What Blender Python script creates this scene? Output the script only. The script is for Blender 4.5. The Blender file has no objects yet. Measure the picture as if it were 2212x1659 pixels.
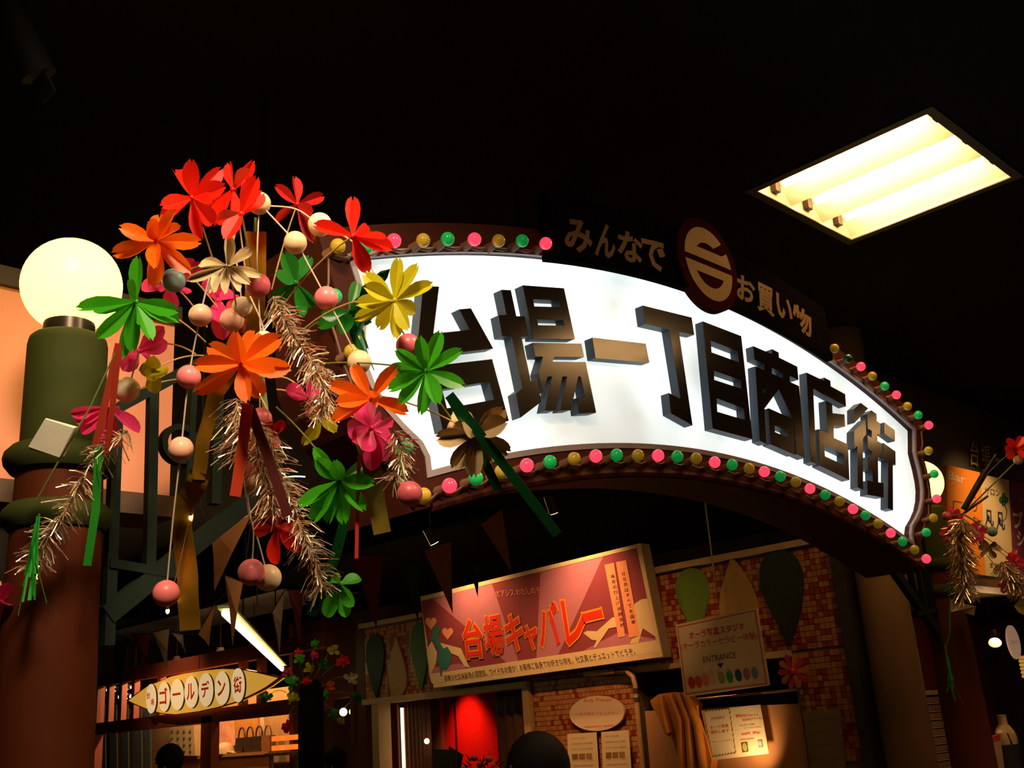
import bpy, bmesh, math, random
import numpy as np
from mathutils import Vector, Matrix
from mathutils.geometry import tessellate_polygon

# ------------------------------------------------------------------ camera
SC = bpy.context.scene
COL = SC.collection
H = 1.65                                   # eye height; the arch runs along world X, the shop row along world Y
F = 2310.0
_p, _r = math.radians(17.9), math.radians(4.1)
_up = np.array([-math.sin(_r)*math.cos(_p), math.cos(_r)*math.cos(_p), math.sin(_p)])
_dr = np.array([2434.0, -570.0, F]); _dr -= _up*(_up @ _dr); _dr /= np.linalg.norm(_dr)
_dl = -np.cross(_up, _dr)
ROT = np.stack([_dr, _dl, _up])
cam_d = bpy.data.cameras.new('camera')
cam_d.sensor_fit = 'HORIZONTAL'; cam_d.sensor_width = 36.0; cam_d.lens = F/2212.0*36.0
cam_d.clip_start = 0.05; cam_d.clip_end = 200
cam = bpy.data.objects.new('camera', cam_d); COL.objects.link(cam)
_m = Matrix.Identity(4)
for _i in range(3):
    _m[_i][0] = ROT[_i][0]; _m[_i][1] = ROT[_i][1]; _m[_i][2] = -ROT[_i][2]
_m[2][3] = H
cam.matrix_world = _m
SC.camera = cam

# ------------------------------------------------------------------ world, exposure
w = bpy.data.worlds.new('world'); SC.world = w; w.use_nodes = True
w.node_tree.nodes['Background'].inputs[0].default_value = (1.0, 0.62, 0.33, 1)
w.node_tree.nodes['Background'].inputs[1].default_value = 0.004
SC.view_settings.view_transform = 'Standard'; SC.view_settings.look = 'None'
SC.view_settings.gamma = 1.0; SC.view_settings.exposure = 0.0; SC.view_settings.use_curve_mapping = False
SC.cycles.max_bounces = 6; SC.cycles.diffuse_bounces = 3; SC.cycles.glossy_bounces = 3
SC.cycles.transmission_bounces = 4; SC.cycles.sample_clamp_indirect = 4.0
SC.cycles.caustics_reflective = False; SC.cycles.caustics_refractive = False

WARM = (1.0, 0.56, 0.22)
TUBE = 60.0                               # radiance of the ceiling tubes

# ------------------------------------------------------------------ points
def ray(px, py):
    return ROT @ np.array([(px-1106.0)/F, -(py-829.5)/F, 1.0])
def on(px, py, ax, v):
    d = ray(px, py); t = (v-H)/d[2] if ax == 2 else v/d[ax]
    return Vector((d[0]*t, d[1]*t, d[2]*t+H))
def dep(px, py, D):
    d = ray(px, py); return Vector((d[0]*D, d[1]*D, d[2]*D+H))
FWD = Vector(ROT[:, 2]); RIGHT = Vector(ROT[:, 0]); UPV = Vector(ROT[:, 1])
def zm(x0, y0, s):
    return lambda x, y: (x0+x/s, y0+y/s)

# ------------------------------------------------------------------ mesh helpers
class MB:
    def __init__(s): s.v = []; s.f = []
    def add(s, vs, fs):
        o = len(s.v); s.v += [Vector(a) for a in vs]; s.f += [tuple(i+o for i in f) for f in fs]; return s
    def box(s, x0, x1, y0, y1, z0, z1):
        return s.add([(x0,y0,z0),(x1,y0,z0),(x1,y1,z0),(x0,y1,z0),(x0,y0,z1),(x1,y0,z1),(x1,y1,z1),(x0,y1,z1)],
                     [(0,3,2,1),(4,5,6,7),(0,1,5,4),(1,2,6,5),(2,3,7,6),(3,0,4,7)])
    def bar(s, p, q, wv, tv):
        """box along p-q with half-width vector wv and half-thickness vector tv"""
        p, q, wv, tv = Vector(p), Vector(q), Vector(wv), Vector(tv)
        return s.add([p-wv-tv, q-wv-tv, q+wv-tv, p+wv-tv, p-wv+tv, q-wv+tv, q+wv+tv, p+wv+tv],
                     [(0,3,2,1),(4,5,6,7),(0,1,5,4),(1,2,6,5),(2,3,7,6),(3,0,4,7)])
    def tube(s, pts, r, n=8, caps=True):
        pts = [Vector(p) for p in pts]; rings = []
        prev = None
        for i, p in enumerate(pts):
            t = (pts[min(i+1, len(pts)-1)]-pts[max(i-1, 0)]).normalized()
            if prev is None:
                a = Vector((0,0,1)) if abs(t.z) < .9 else Vector((1,0,0))
                u = t.cross(a).normalized()
            else:
                u = (prev-t*prev.dot(t))
                u = u.normalized() if u.length > 1e-6 else t.orthogonal().normalized()
            prev = u; v = t.cross(u)
            rr = r[i] if isinstance(r, (list, tuple)) else r
            rings.append([p+(u*math.cos(2*math.pi*k/n)+v*math.sin(2*math.pi*k/n))*rr for k in range(n)])
        vs = [x for rg in rings for x in rg]; fs = []
        for i in range(len(pts)-1):
            for k in range(n):
                k2 = (k+1) % n; fs.append((i*n+k, i*n+k2, (i+1)*n+k2, (i+1)*n+k))
        if caps:
            fs.append(tuple(reversed(range(n)))); fs.append(tuple((len(pts)-1)*n+k for k in range(n)))
        return s.add(vs, fs)
    def lathe(s, prof, cx, cy, n=32):
        vs = []; fs = []
        for r, z in prof:
            vs += [(cx+r*math.cos(2*math.pi*k/n), cy+r*math.sin(2*math.pi*k/n), z) for k in range(n)]
        for i in range(len(prof)-1):
            for k in range(n):
                k2 = (k+1) % n; fs.append((i*n+k, i*n+k2, (i+1)*n+k2, (i+1)*n+k))
        fs.append(tuple(reversed(range(n)))); fs.append(tuple((len(prof)-1)*n+k for k in range(n)))
        return s.add(vs, fs)
    def sphere(s, c, r, n=16, m=10, sc=(1,1,1)):
        c = Vector(c); vs = []; fs = []
        vs.append(c+Vector((0,0,r*sc[2])))
        for i in range(1, m):
            th = math.pi*i/m
            for k in range(n):
                ph = 2*math.pi*k/n
                vs.append(c+Vector((r*sc[0]*math.sin(th)*math.cos(ph), r*sc[1]*math.sin(th)*math.sin(ph), r*sc[2]*math.cos(th))))
        vs.append(c-Vector((0,0,r*sc[2])))
        for k in range(n): fs.append((0, 1+k, 1+(k+1) % n))
        for i in range(m-2):
            for k in range(n):
                k2 = (k+1) % n; fs.append((1+i*n+k, 1+(i+1)*n+k, 1+(i+1)*n+k2, 1+i*n+k2))
        b = 1+(m-1)*n; l = 1+(m-2)*n
        for k in range(n): fs.append((b, l+(k+1) % n, l+k))
        return s.add(vs, fs)
    def prism(s, outer, depth, holes=()):
        """outer/holes: lists of 3-D points of the front face; depth: vector to the back face"""
        rings = [[Vector(p) for p in outer]]+[[Vector(p) for p in h] for h in holes]
        tris = tessellate_polygon(rings); flat = [p for rg in rings for p in rg]; n = len(flat); d = Vector(depth)
        vs = flat+[p+d for p in flat]; fs = [tuple(t) for t in tris]+[tuple(i+n for i in reversed(t)) for t in tris]
        o = 0
        for rg in rings:
            m = len(rg)
            for k in range(m):
                k2 = (k+1) % m; fs.append((o+k, o+k2, o+k2+n, o+k+n))
            o += m
        return s.add(vs, fs)

WL = {}
def _wl(o): return WL.get(o.name, Vector((0,0,0)))
def mesh_of(mb, mat, org=Vector((0,0,0)), smooth=False, name='mesh'):
    me = bpy.data.meshes.new(name)
    me.from_pydata([tuple(v-org) for v in mb.v], [], mb.f)
    bm = bmesh.new(); bm.from_mesh(me); bmesh.ops.recalc_face_normals(bm, faces=bm.faces); bm.to_mesh(me); bm.free()
    if mat: me.materials.append(mat)
    if smooth:
        me.shade_smooth()
        try: me.set_sharp_from_angle(angle=math.radians(40))
        except Exception: pass
    return me
def obj(name, mb, mat, parent=None, smooth=False, label=None, cat=None, group=None, kind=None):
    if parent is not None: org = _wl(parent)
    else:
        xs = [v.x for v in mb.v]; ys = [v.y for v in mb.v]; zs = [v.z for v in mb.v]
        org = Vector(((min(xs)+max(xs))/2, (min(ys)+max(ys))/2, min(zs)))
    o = bpy.data.objects.new(name, mesh_of(mb, mat, org, smooth, name)); COL.objects.link(o)
    if parent is not None: o.parent = parent
    else: o.location = org
    WL[o.name] = org
    return tag(o, label, cat, group, kind)
def inst(name, me, loc, parent=None, rot=None, scale=None, **kw):
    """an object that shares a mesh; loc is in world space"""
    o = bpy.data.objects.new(name, me); COL.objects.link(o)
    org = _wl(parent) if parent is not None else Vector((0,0,0))
    if parent is not None: o.parent = parent
    o.location = Vector(loc)-org; WL[o.name] = Vector(loc)
    if rot is not None: o.rotation_mode = 'QUATERNION'; o.rotation_quaternion = rot
    if scale is not None: o.scale = (scale,)*3 if isinstance(scale, (int, float)) else scale
    return tag(o, **kw)
def thing(name, label, cat, loc, group=None, kind=None):
    o = bpy.data.objects.new(name, None); COL.objects.link(o)
    o.empty_display_size = .1; o.location = loc; WL[o.name] = Vector(loc)
    return tag(o, label, cat, group, kind)
def tag(o, label=None, cat=None, group=None, kind=None):
    if label: o['label'] = label
    if cat: o['category'] = cat
    if group: o['group'] = group
    if kind: o['kind'] = kind
    return o
def struct(name, mb, mat, smooth=False, label=None):
    return obj(name, mb, mat, None, smooth, label, None, None, 'structure')

# ------------------------------------------------------------------ materials
MATS = {}
def mat(name, col, rough=.6, metal=0.0, amt=.12, scale=9.0, spec=.4, emit=None, es=0.0, trans=0.0, bump=0.0, coat=0.0, col2=None):
    if name in MATS: return MATS[name]
    m = bpy.data.materials.new(name); m.use_nodes = True; nt = m.node_tree; N = nt.nodes; L = nt.links
    b = N['Principled BSDF']; b.inputs['Roughness'].default_value = rough; b.inputs['Metallic'].default_value = metal
    b.inputs['Specular IOR Level'].default_value = spec; b.inputs['Coat Weight'].default_value = coat
    tc = N.new('ShaderNodeTexCoord'); nz = N.new('ShaderNodeTexNoise'); nz.inputs['Scale'].default_value = scale
    nz.inputs['Detail'].default_value = 5.0
    L.new(tc.outputs['Object'], nz.inputs['Vector'])
    mx = N.new('ShaderNodeMix'); mx.data_type = 'RGBA'
    c2 = col2 or tuple(c*(1-amt*2) for c in col); c1 = col if col2 else tuple(min(1, c*(1+amt)) for c in col)
    mx.inputs[6].default_value = (*c1, 1); mx.inputs[7].default_value = (*c2, 1)
    L.new(nz.outputs['Fac'], mx.inputs[0]); L.new(mx.outputs[2], b.inputs['Base Color'])
    if bump:
        bp = N.new('ShaderNodeBump'); bp.inputs['Strength'].default_value = bump; bp.inputs['Distance'].default_value = .01
        L.new(nz.outputs['Fac'], bp.inputs['Height']); L.new(bp.outputs[0], b.inputs['Normal'])
    if emit:
        b.inputs['Emission Color'].default_value = (*emit, 1); b.inputs['Emission Strength'].default_value = es
    if trans:
        t = N.new('ShaderNodeBsdfTranslucent'); L.new(mx.outputs[2], t.inputs['Color'])
        ms = N.new('ShaderNodeMixShader'); ms.inputs[0].default_value = trans
        L.new(b.outputs[0], ms.inputs[1]); L.new(t.outputs[0], ms.inputs[2]); L.new(ms.outputs[0], N['Material Output'].inputs[0])
    MATS[name] = m; return m
def ink(name, col): return mat('ink_'+name, col, .7, amt=.04, spec=.2)

# ------------------------------------------------------------------ lettering (built-in font outlines turned into meshes)
GL = {}
def glyphs(s, offset=0.0):
    k = (s, offset)
    if k not in GL:
        c = bpy.data.curves.new('glyph', 'FONT'); c.body = s; c.size = 1; c.resolution_u = 2; c.offset = offset; c.fill_mode = 'FRONT'
        o = bpy.data.objects.new('glyph', c); COL.objects.link(o); bpy.context.view_layer.update()
        me = bpy.data.meshes.new_from_object(o)
        vs = [(v.co.x, v.co.y) for v in me.vertices]; fs = [tuple(p.vertices) for p in me.polygons]
        bpy.data.objects.remove(o); bpy.data.curves.remove(c); bpy.data.meshes.remove(me)
        GL[k] = (vs, fs)
    return GL[k]
def letter_mb(s, TL, TR, BL, offset=0.0, pad=None, mb=None):
    """fit the outline's bounding box to the parallelogram TL, TR, BL"""
    vs, fs = glyphs(s, offset); ref = glyphs(s, pad)[0] if pad is not None else vs
    x0 = min(v[0] for v in ref); x1 = max(v[0] for v in ref); y0 = min(v[1] for v in ref); y1 = max(v[1] for v in ref)
    TL, TR, BL = Vector(TL), Vector(TR), Vector(BL)
    mb = mb or MB()
    return mb.add([BL+(TR-TL)*((x-x0)/(x1-x0))+(TL-BL)*((y-y0)/(y1-y0)) for x, y in vs], fs)
def text(parent, s, quad, m, lift=(0,0,0), offset=0.0, pad=None, name='lettering', label=None):
    l = Vector(lift); TL, TR, BL = [Vector(q)+l for q in quad]
    return obj(name, letter_mb(s, TL, TR, BL, offset, pad), m, parent, label=label)

# ================================================================== the setting
M_BLACK = mat('ceiling_black', (.012,.011,.010), .9, spec=.1)
M_FLOOR = mat('floor_stone', (.16,.12,.09), .45, amt=.2, scale=3)
M_DARK = mat('dark_paint', (.022,.017,.014), .8, spec=.15)
M_BROWN = mat('brown_trim', (.10,.05,.028), .6)
M_CREAM = mat('cream_wall', (.78,.30,.18), .75, amt=.05, scale=2)
M_MAROONWALL = mat('maroon_wall', (.22,.035,.035), .7, amt=.1, scale=2)
CZ = 5.1
struct('floor', MB().box(-6,18,-6,26,-.1,0), M_FLOOR)
LIGHTS = [(5.78,7.03,2.09,3.27), (6.80,8.05,-.35,.85), (1.60,2.85,-.35,.85), (12.0,13.25,-.40,.80)]
CZ = 4.95
struct('ceiling', MB().prism([(-6,-6,CZ),(18,-6,CZ),(18,26,CZ),(-6,26,CZ)], (0,0,.2), [[(a-.03,c-.03,CZ),(b_+.03,c-.03,CZ),(b_+.03,d_+.03,CZ),(a-.03,d_+.03,CZ)] for a,b_,c,d_ in LIGHTS]), M_BLACK)
struct('wall_rear', MB().box(-6,18,-6.2,-6,0,CZ), M_DARK)
struct('wall_far', MB().box(-6,18,26,26.2,0,CZ), M_DARK)
struct('wall_west', MB().box(-6.2,-6,-6,26,0,CZ), M_DARK)
struct('wall_east', MB().box(18,18.2,-6,26,0,CZ), M_DARK)
# cream fascia behind the left lamp pillar
FY = 4.2
_tl = on(375,660,1,FY); _bl = on(370,1075,1,FY)
fz0, fz1, fx1 = _bl.z, on(0,628,1,FY).z+.02, (_tl.x+_bl.x)/2
o = struct('wall_left', MB().box(-3, fx1, FY, FY+.25, fz0, fz1), M_CREAM, label='cream fascia wall behind the left lamp pillar')
struct('trim_1', MB().box(-3, fx1+.02, FY-.03, FY+.25, fz0-.09, fz0), M_BROWN)
struct('trim_2', MB().box(-3, fx1+.02, FY-.03, FY+.25, fz1, fz1+.08), mat('dark_trim', (.05,.03,.02), .7))
struct('wall_left_lower', MB().box(-3, fx1-.3, FY+.1, FY+.25, 0, fz0-.09), M_DARK)

# ================================================================== ceiling lights
M_FRAME = mat('lamp_frame', (.09,.085,.075), .5)
M_REFL = mat('lamp_reflector', (.86,.80,.66), .35, amt=.02)
M_TUBE = mat('lamp_tube', (.9,.9,.85), .4, emit=WARM, es=TUBE)
M_SOCK = mat('lamp_socket', (.05,.04,.03), .5)
def ceiling_light(x0, x1, y0, y1, label):
    z = 4.95
    t = thing('ceiling_light', label, 'ceiling light', ((x0+x1)/2, (y0+y1)/2, z), 'recessed fluorescent ceiling lights')
    f = MB()
    for a in ((x0-.06,x0,y0-.06,y1+.06),(x1,x1+.06,y0-.06,y1+.06),(x0,x1,y0-.06,y0),(x0,x1,y1,y1+.06)):
        f.box(a[0],a[1],a[2],a[3],z-.008,z)
    obj('frame', f, M_FRAME, t)
    h = MB()
    h.box(x0-.02,x1+.02,y0-.02,y1+.02,z+.13,z+.145)
    for a in ((x0-.02,x0,y0,y1),(x1,x1+.02,y0,y1),(x0-.02,x1+.02,y0-.02,y0),(x0-.02,x1+.02,y1,y1+.02)): h.box(a[0],a[1],a[2],a[3],z+.0,z+.13)
    obj('housing', h, M_REFL, t)
    wdt = (x1-x0)/3
    for k in range(3):
        a = x0+k*wdt; cx = a+wdt*.5
        tb = MB().tube([(cx, y0+.08, z+.075), (cx, y1-.08, z+.075)], .019, 12)
        tu = obj('tube', tb, M_TUBE, t, True)
        for yy in (y0+.02, y1-.02):
            obj('lamp_holder', MB().box(cx-.03, cx+.03, yy-.02, yy+.02, z+.045, z+.13), M_SOCK, tu)
        if k < 2:
            # V-shaped divider between two tubes
            b = a+wdt
            obj('reflector', MB().prism([(b-.09,y0,z+.13),(b,y0,z+.012),(b+.09,y0,z+.13)], (0,y1-y0,0)), M_REFL, t)
        if k == 0:
            obj('reflector', MB().prism([(x0,y0,z+.13),(x0,y0,z+.02),(x0+.07,y0,z+.13)], (0,y1-y0,0)), M_REFL, t)
        if k == 2:
            obj('reflector', MB().prism([(x1,y0,z+.13),(x1,y0,z+.02),(x1-.07,y0,z+.13)], (0,y1-y0,0)), M_REFL, t)
    return t
ceiling_light(*LIGHTS[0], 'lit three-tube ceiling light in dark frame at upper right')
ceiling_light(*LIGHTS[1], 'three-tube ceiling light whose reflection shows on the white sign panel')
ceiling_light(*LIGHTS[2], 'three-tube ceiling light over the walkway before the flower spray')
ceiling_light(*LIGHTS[3], 'three-tube ceiling light farthest along the arcade front')

# ================================================================== lamp pillars
M_GREEN = mat('pillar_green', (.040,.048,.010), .7, amt=.15, scale=4, spec=.08)
M_SHAFT = mat('pillar_maroon', (.078,.0145,.003), .7, amt=.18, scale=3, spec=.12)
M_SOCKET = mat('globe_holder', (.035,.026,.02), .3, metal=.6)
M_GLOBE = mat('globe_glass', (.30,.26,.15), .4, amt=.02, emit=(1.0,.72,.105), es=5.5)
PY = 3.63
def lamp_pillar(X, label):
    t = thing('lamp_pillar', label, 'lamp pillar', (X, PY, 0), 'pillars of the arch')
    obj('shaft', MB().lathe([(.19,0),(.19,.12),(.165,.15),(.158,1.6),(.150,2.1),(.145,2.42),(.140,2.63)], X, PY, 40), M_SHAFT, t, True)
    for z, r in ((2.44,.165),(2.64,.172)):
        obj('collar', MB().lathe([(.13,z-.045),(r-.01,z-.045),(r+.01,z-.02),(r+.014,z),(r+.01,z+.02),(r-.01,z+.042),(.13,z+.045)], X, PY, 40), M_GREEN, t, True)
    obj('sleeve', MB().lathe([(.136,2.66),(.135,3.06),(.130,3.085),(.120,3.095),(.05,3.10)], X, PY, 40), M_GREEN, t, True)
    obj('globe_holder', MB().lathe([(.088,3.09),(.088,3.20),(.06,3.205)], X, PY, 32), M_SOCKET, t, True)
    obj('globe', MB().sphere((X, PY, 3.30), .175, 40, 24), M_GLOBE, t, True, label='glowing warm white glass globe')
    return t
lamp_pillar(1.44, 'near maroon pillar with green sleeve and glowing globe at left')
lamp_pillar(8.24, 'far pillar with glowing globe half hidden behind the sign end')

# green iron brackets between pillar and arch
M_IRON = mat('iron_green', (.011,.019,.012), .7, spec=.08, amt=.2)
def bracket(mir, label):
    cx = 4.84
    f = (lambda p: Vector((2*cx-p.x, p.y, p.z))) if mir else (lambda p: p)
    P = lambda x, y: f(on(x, y, 1, PY))
    t = thing('iron_bracket', label, 'bracket', f(Vector((1.9, PY, 2.0))), 'iron brackets of the arch')
    ty = Vector((0,.02,0)); cnt = [0]
    def bar(name, a, b, w):
        a, b = P(*a), P(*b); d = (b-a).normalized(); n = Vector((-d.z, 0, d.x))*w; cnt[0] += 1
        return obj(name, MB().bar(a, b, n, ty*(.7+.09*cnt[0])), M_IRON, t)
    bar('top_rail', (232,892), (560,716), .022)
    bar('bar', (330,838), (322,1230), .018)
    bar('bar', (252,880), (232,1395), .018)
    bar('bar', (470,765), (462,1090), .020)
    bar('bar', (418,800), (395,1160), .012)
    bar('brace', (228,1330), (590,1040), .034)
    bar('bottom_rail', (232,1218), (420,1250), .016)
    c = P(387,961); ring = [c+Vector((math.cos(a), 0, math.sin(a)))*.078 for a in [2*math.pi*k/32 for k in range(32)]]
    inn = [c+Vector((math.cos(a), 0, math.sin(a)))*.055 for a in [2*math.pi*k/32 for k in range(32)]]
    obj('ring', MB().prism([p-ty for p in ring], ty*2, [[p-ty for p in inn]]), M_IRON, t, True)
bracket(False, 'green iron bracket joining near pillar to the arch')
bracket(True, 'green iron bracket joining far pillar to the arch')

# ================================================================== the arch sign
AX = 4.84; YP = 3.24; YF = 3.19; YB = 3.62
M_MAROON = mat('sign_maroon', (.050,.009,.005), .6, amt=.2, scale=5, spec=.12)
M_LIP = mat('sign_lip', (.30,.25,.28), .5)
M_LETTER = mat('letter_face', (.009,.006,.004), .16, amt=.15, scale=14, spec=.22)
M_LSIDE = mat('letter_side', (.050,.066,.092), .5, amt=.15, scale=6, spec=.25)
M_BOARD = mat('board_black', (.004,.003,.0025), .9, spec=0.0)
M_GOLD = mat('gold_paint', (.17,.10,.035), .7, spec=.1, amt=.06)
# back-lit acrylic panel: uneven tube glow put into its emission, a little weaker towards the ends, stained at the lower edge
m = bpy.data.materials.new('lit_panel'); m.use_nodes = True; MATS['lit_panel'] = m
nt = m.node_tree; N = nt.nodes; L = nt.links; b = N['Principled BSDF']
b.inputs['Base Color'].default_value = (.75,.76,.74,1); b.inputs['Roughness'].default_value = .12
tc = N.new('ShaderNodeTexCoord')
n1 = N.new('ShaderNodeTexNoise'); n1.inputs['Scale'].default_value = .85; n1.inputs['Detail'].default_value = 2
n2 = N.new('ShaderNodeTexNoise'); n2.inputs['Scale'].default_value = 7; n2.inputs['Detail'].default_value = 6
L.new(tc.outputs['Object'], n1.inputs['Vector']); L.new(tc.outputs['Object'], n2.inputs['Vector'])
r1 = N.new('ShaderNodeMapRange'); r1.inputs[1].default_value = .34; r1.inputs[2].default_value = .58; r1.inputs[3].default_value = .50; r1.inputs[4].default_value = 1.45
L.new(n1.outputs['Fac'], r1.inputs[0])
r2 = N.new('ShaderNodeMapRange'); r2.inputs[1].default_value = .60; r2.inputs[2].default_value = .80; r2.inputs[3].default_value = 0; r2.inputs[4].default_value = .55
L.new(n2.outputs['Fac'], r2.inputs[0])
mc = N.new('ShaderNodeMix'); mc.data_type = 'RGBA'; mc.inputs[6].default_value = (.90,1.0,.97,1); mc.inputs[7].default_value = (.80,.72,.52,1)
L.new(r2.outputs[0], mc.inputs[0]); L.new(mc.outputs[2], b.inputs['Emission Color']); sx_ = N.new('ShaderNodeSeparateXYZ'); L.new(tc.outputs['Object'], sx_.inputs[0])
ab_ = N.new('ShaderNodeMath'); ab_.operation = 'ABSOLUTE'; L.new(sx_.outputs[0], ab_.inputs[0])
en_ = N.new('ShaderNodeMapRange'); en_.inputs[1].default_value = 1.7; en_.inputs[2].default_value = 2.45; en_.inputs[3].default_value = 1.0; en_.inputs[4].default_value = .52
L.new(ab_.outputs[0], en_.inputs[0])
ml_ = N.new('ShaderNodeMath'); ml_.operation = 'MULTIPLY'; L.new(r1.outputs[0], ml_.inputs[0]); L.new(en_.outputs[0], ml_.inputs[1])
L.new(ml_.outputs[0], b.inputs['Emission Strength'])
M_PANEL = m

def top_z(dx): return 2.302-(6.9-math.sqrt(6.9**2-dx*dx))
def bot_z(dx): return 1.347-(6.7-math.sqrt(6.7**2-dx*dx))
_side = [(2.46,1.832),(2.425,1.75),(2.395,1.675),(2.40,1.62),(2.412,1.55),(2.416,1.47),(2.405,1.40),(2.37,1.325),(2.31,1.25),(2.23,1.185),(2.14,1.125),(2.105,1.07),(2.10,1.013)]
top = [(-2.46+4.92*k/44, top_z(-2.46+4.92*k/44)) for k in range(45)]
bot = [(2.10-4.20*k/40, bot_z(2.10-4.20*k/40)) for k in range(41)]
outline = top+_side[1:]+bot[1:]+[(-x, z) for x, z in reversed(_side[1:-1])]
def offset_poly(pts, d):
    out = []; n = len(pts)
    for i in range(n):
        a, p, c = pts[i-1], pts[i], pts[(i+1) % n]
        e1 = Vector((p[0]-a[0], p[1]-a[1])).normalized(); e2 = Vector((c[0]-p[0], c[1]-p[1])).normalized()
        n1_ = Vector((-e1.y, e1.x)); n2_ = Vector((-e2.y, e2.x)); b_ = (n1_+n2_)
        b_ = b_/max(.35, b_.length_squared/2) if b_.length > 1e-6 else n1_
        out.append((p[0]+b_.x*d, p[1]+b_.y*d))
    return out
P3 = lambda pts, y: [Vector((AX+x, y, H+z)) for x, z in pts]
arch = thing('arch_sign', 'long arched shop-street sign with glowing white panel and maroon frame', 'sign', (AX, 3.4, H+1.0))
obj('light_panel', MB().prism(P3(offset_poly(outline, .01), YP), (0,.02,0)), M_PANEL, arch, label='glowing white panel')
fr = obj('frame', MB().prism(P3(offset_poly(outline, .135), YF), (0,YB-YF,0), [P3(outline, YF)]), M_MAROON, arch)
obj('lip', MB().prism(P3(offset_poly(outline, .022), YF-.006), (0,.02,0), [P3(offset_poly(outline, -.004), YF-.006)]), M_LIP, fr)
obj('back_plate', MB().prism(P3(offset_poly(outline, .13), YB-.02), (0,.015,0)), M_MAROON, arch)
# soffit moulding along the lower front edge
sof = [(x, z-.145) for x, z in bot]
obj('moulding', MB().tube(P3(sof, YF+.01), .022, 8), M_MAROON, arch, True)

# block letters, traced on their front plane and run back to the panel
LY = YP-.053
z1 = zm(880,600,4.3667); z2 = zm(1040,600,5.184); z3 = zm(1360,640,4.88); z4 = zm(1590,730,5.925); z5 = zm(1710,790,4.88)
letters = [
 ('block letter dai', z1, [([(147,80),(297,84),(243,527),(590,492),(487,298),(597,289),(808,668),(84,752)], []),
            ([(200,836),(797,768),(955,1350),(335,1447)], [[(325,1052),(770,980),(818,1150),(372,1232)]])]),
 ('block letter ba', z2, [([(222,135),(327,140),(388,432),(482,432),(525,662),(445,662),(550,1158),(620,1130),(668,1390),(435,1568),(385,1295),(458,1240),(340,660),(232,655),(190,420),(280,418)], []),
            ([(460,85),(922,118),(1045,688),(582,682)], [[(575,240),(868,256),(882,330),(590,322)], [(620,468),(918,478),(932,538),(632,532)]]),
            ([(572,728),(1117,738),(1147,888),(812,885),(795,940),(1165,945),(1283,1512),(1095,1522),(1070,1345),(1157,1335),(1110,1106),(1082,1106),(1000,1482),(885,1490),(958,1106),(905,1106),(825,1488),(710,1492),(790,1106),(740,1106),(688,1290),(635,1065),(690,885),(602,882)], [])]),
 ('block letter one', z2, [([(1240,670),(1838,738),(1880,952),(1275,900)], [])]),
 ('block letter cho', z3, [([(137,97),(652,225),(680,408),(518,375),(662,1362),(435,1235),(412,1020),(537,1085),(418,352),(165,293)], [])]),
 ('block letter me', z3, [([(770,265),(1175,420),(1295,1508),(875,1395)], [[(853,468),(1140,580),(1152,697),(862,592)], [(887,785),(1172,885),(1180,975),(890,882)], [(915,1075),(1205,1185),(1215,1305),(922,1218)]])]),
 ('block letter sho', z4, [([(218,105),(458,208),(458,143),(543,187),(548,252),(782,368),(797,538),(685,486),(685,562),(805,617),(880,1540),(775,1490),(735,1060),(545,655),(362,905),(385,1358),(303,1318),(245,362),(365,416),(365,336),(235,275)], [[(455,380),(600,448),(600,522),(455,456)], [(325,642),(420,618),(345,715)]]),
            ([(415,900),(735,1045),(750,1497),(440,1362)], [[(490,1120),(660,1190),(672,1282),(497,1205)]])]),
 ('block letter ten', z5, [([(155,72),(342,160),(342,125),(407,160),(410,217),(562,300),(572,430),(225,242),(262,1040),(205,1012)], []),
            ([(360,370),(425,402),(430,500),(555,515),(563,642),(440,632),(445,762),(592,828),(608,1207),(297,1055),(285,668),(380,712)], [[(340,835),(552,935),(558,1050),(350,955)]])]),
 ('block letter gai', z5, [([(660,455),(728,392),(805,450),(662,605)], []),
            ([(657,690),(775,568),(785,720),(750,770),(752,1310),(697,1283),(693,845),(658,875)], []),
            ([(840,470),(893,510),(897,583),(932,608),(930,735),(900,718),(903,793),(948,820),(950,985),(908,962),(912,1228),(968,1240),(968,1390),(800,1362),(797,1210),(855,1222),(850,1110),(806,1085),(806,960),(850,985),(848,905),(803,880),(800,735),(845,760),(843,688),(800,660),(800,510)], []),
            ([(975,598),(1085,680),(1088,798),(977,715)], []),
            ([(968,815),(1093,905),(1095,1048),(1065,1035),(1068,1525),(1015,1505),(1018,1000),(970,975)], [])]),
]
for nm, z, polys in letters:
    mb = MB(); fc = MB()
    for outer, holes in polys:
        q = lambda pts: [on(*z(*p), 1, LY) for p in pts]
        mb.prism(q(outer), (0, YP-LY, 0), [q(h) for h in holes])
        fc.prism([p-Vector((0,.0015,0)) for p in q(outer)], (0,.001,0), [[p-Vector((0,.0015,0)) for p in q(h)] for h in holes])
    lt = obj('block_letter', mb, M_LSIDE, arch)
    obj('letter_face', fc, M_LETTER, lt)

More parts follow.
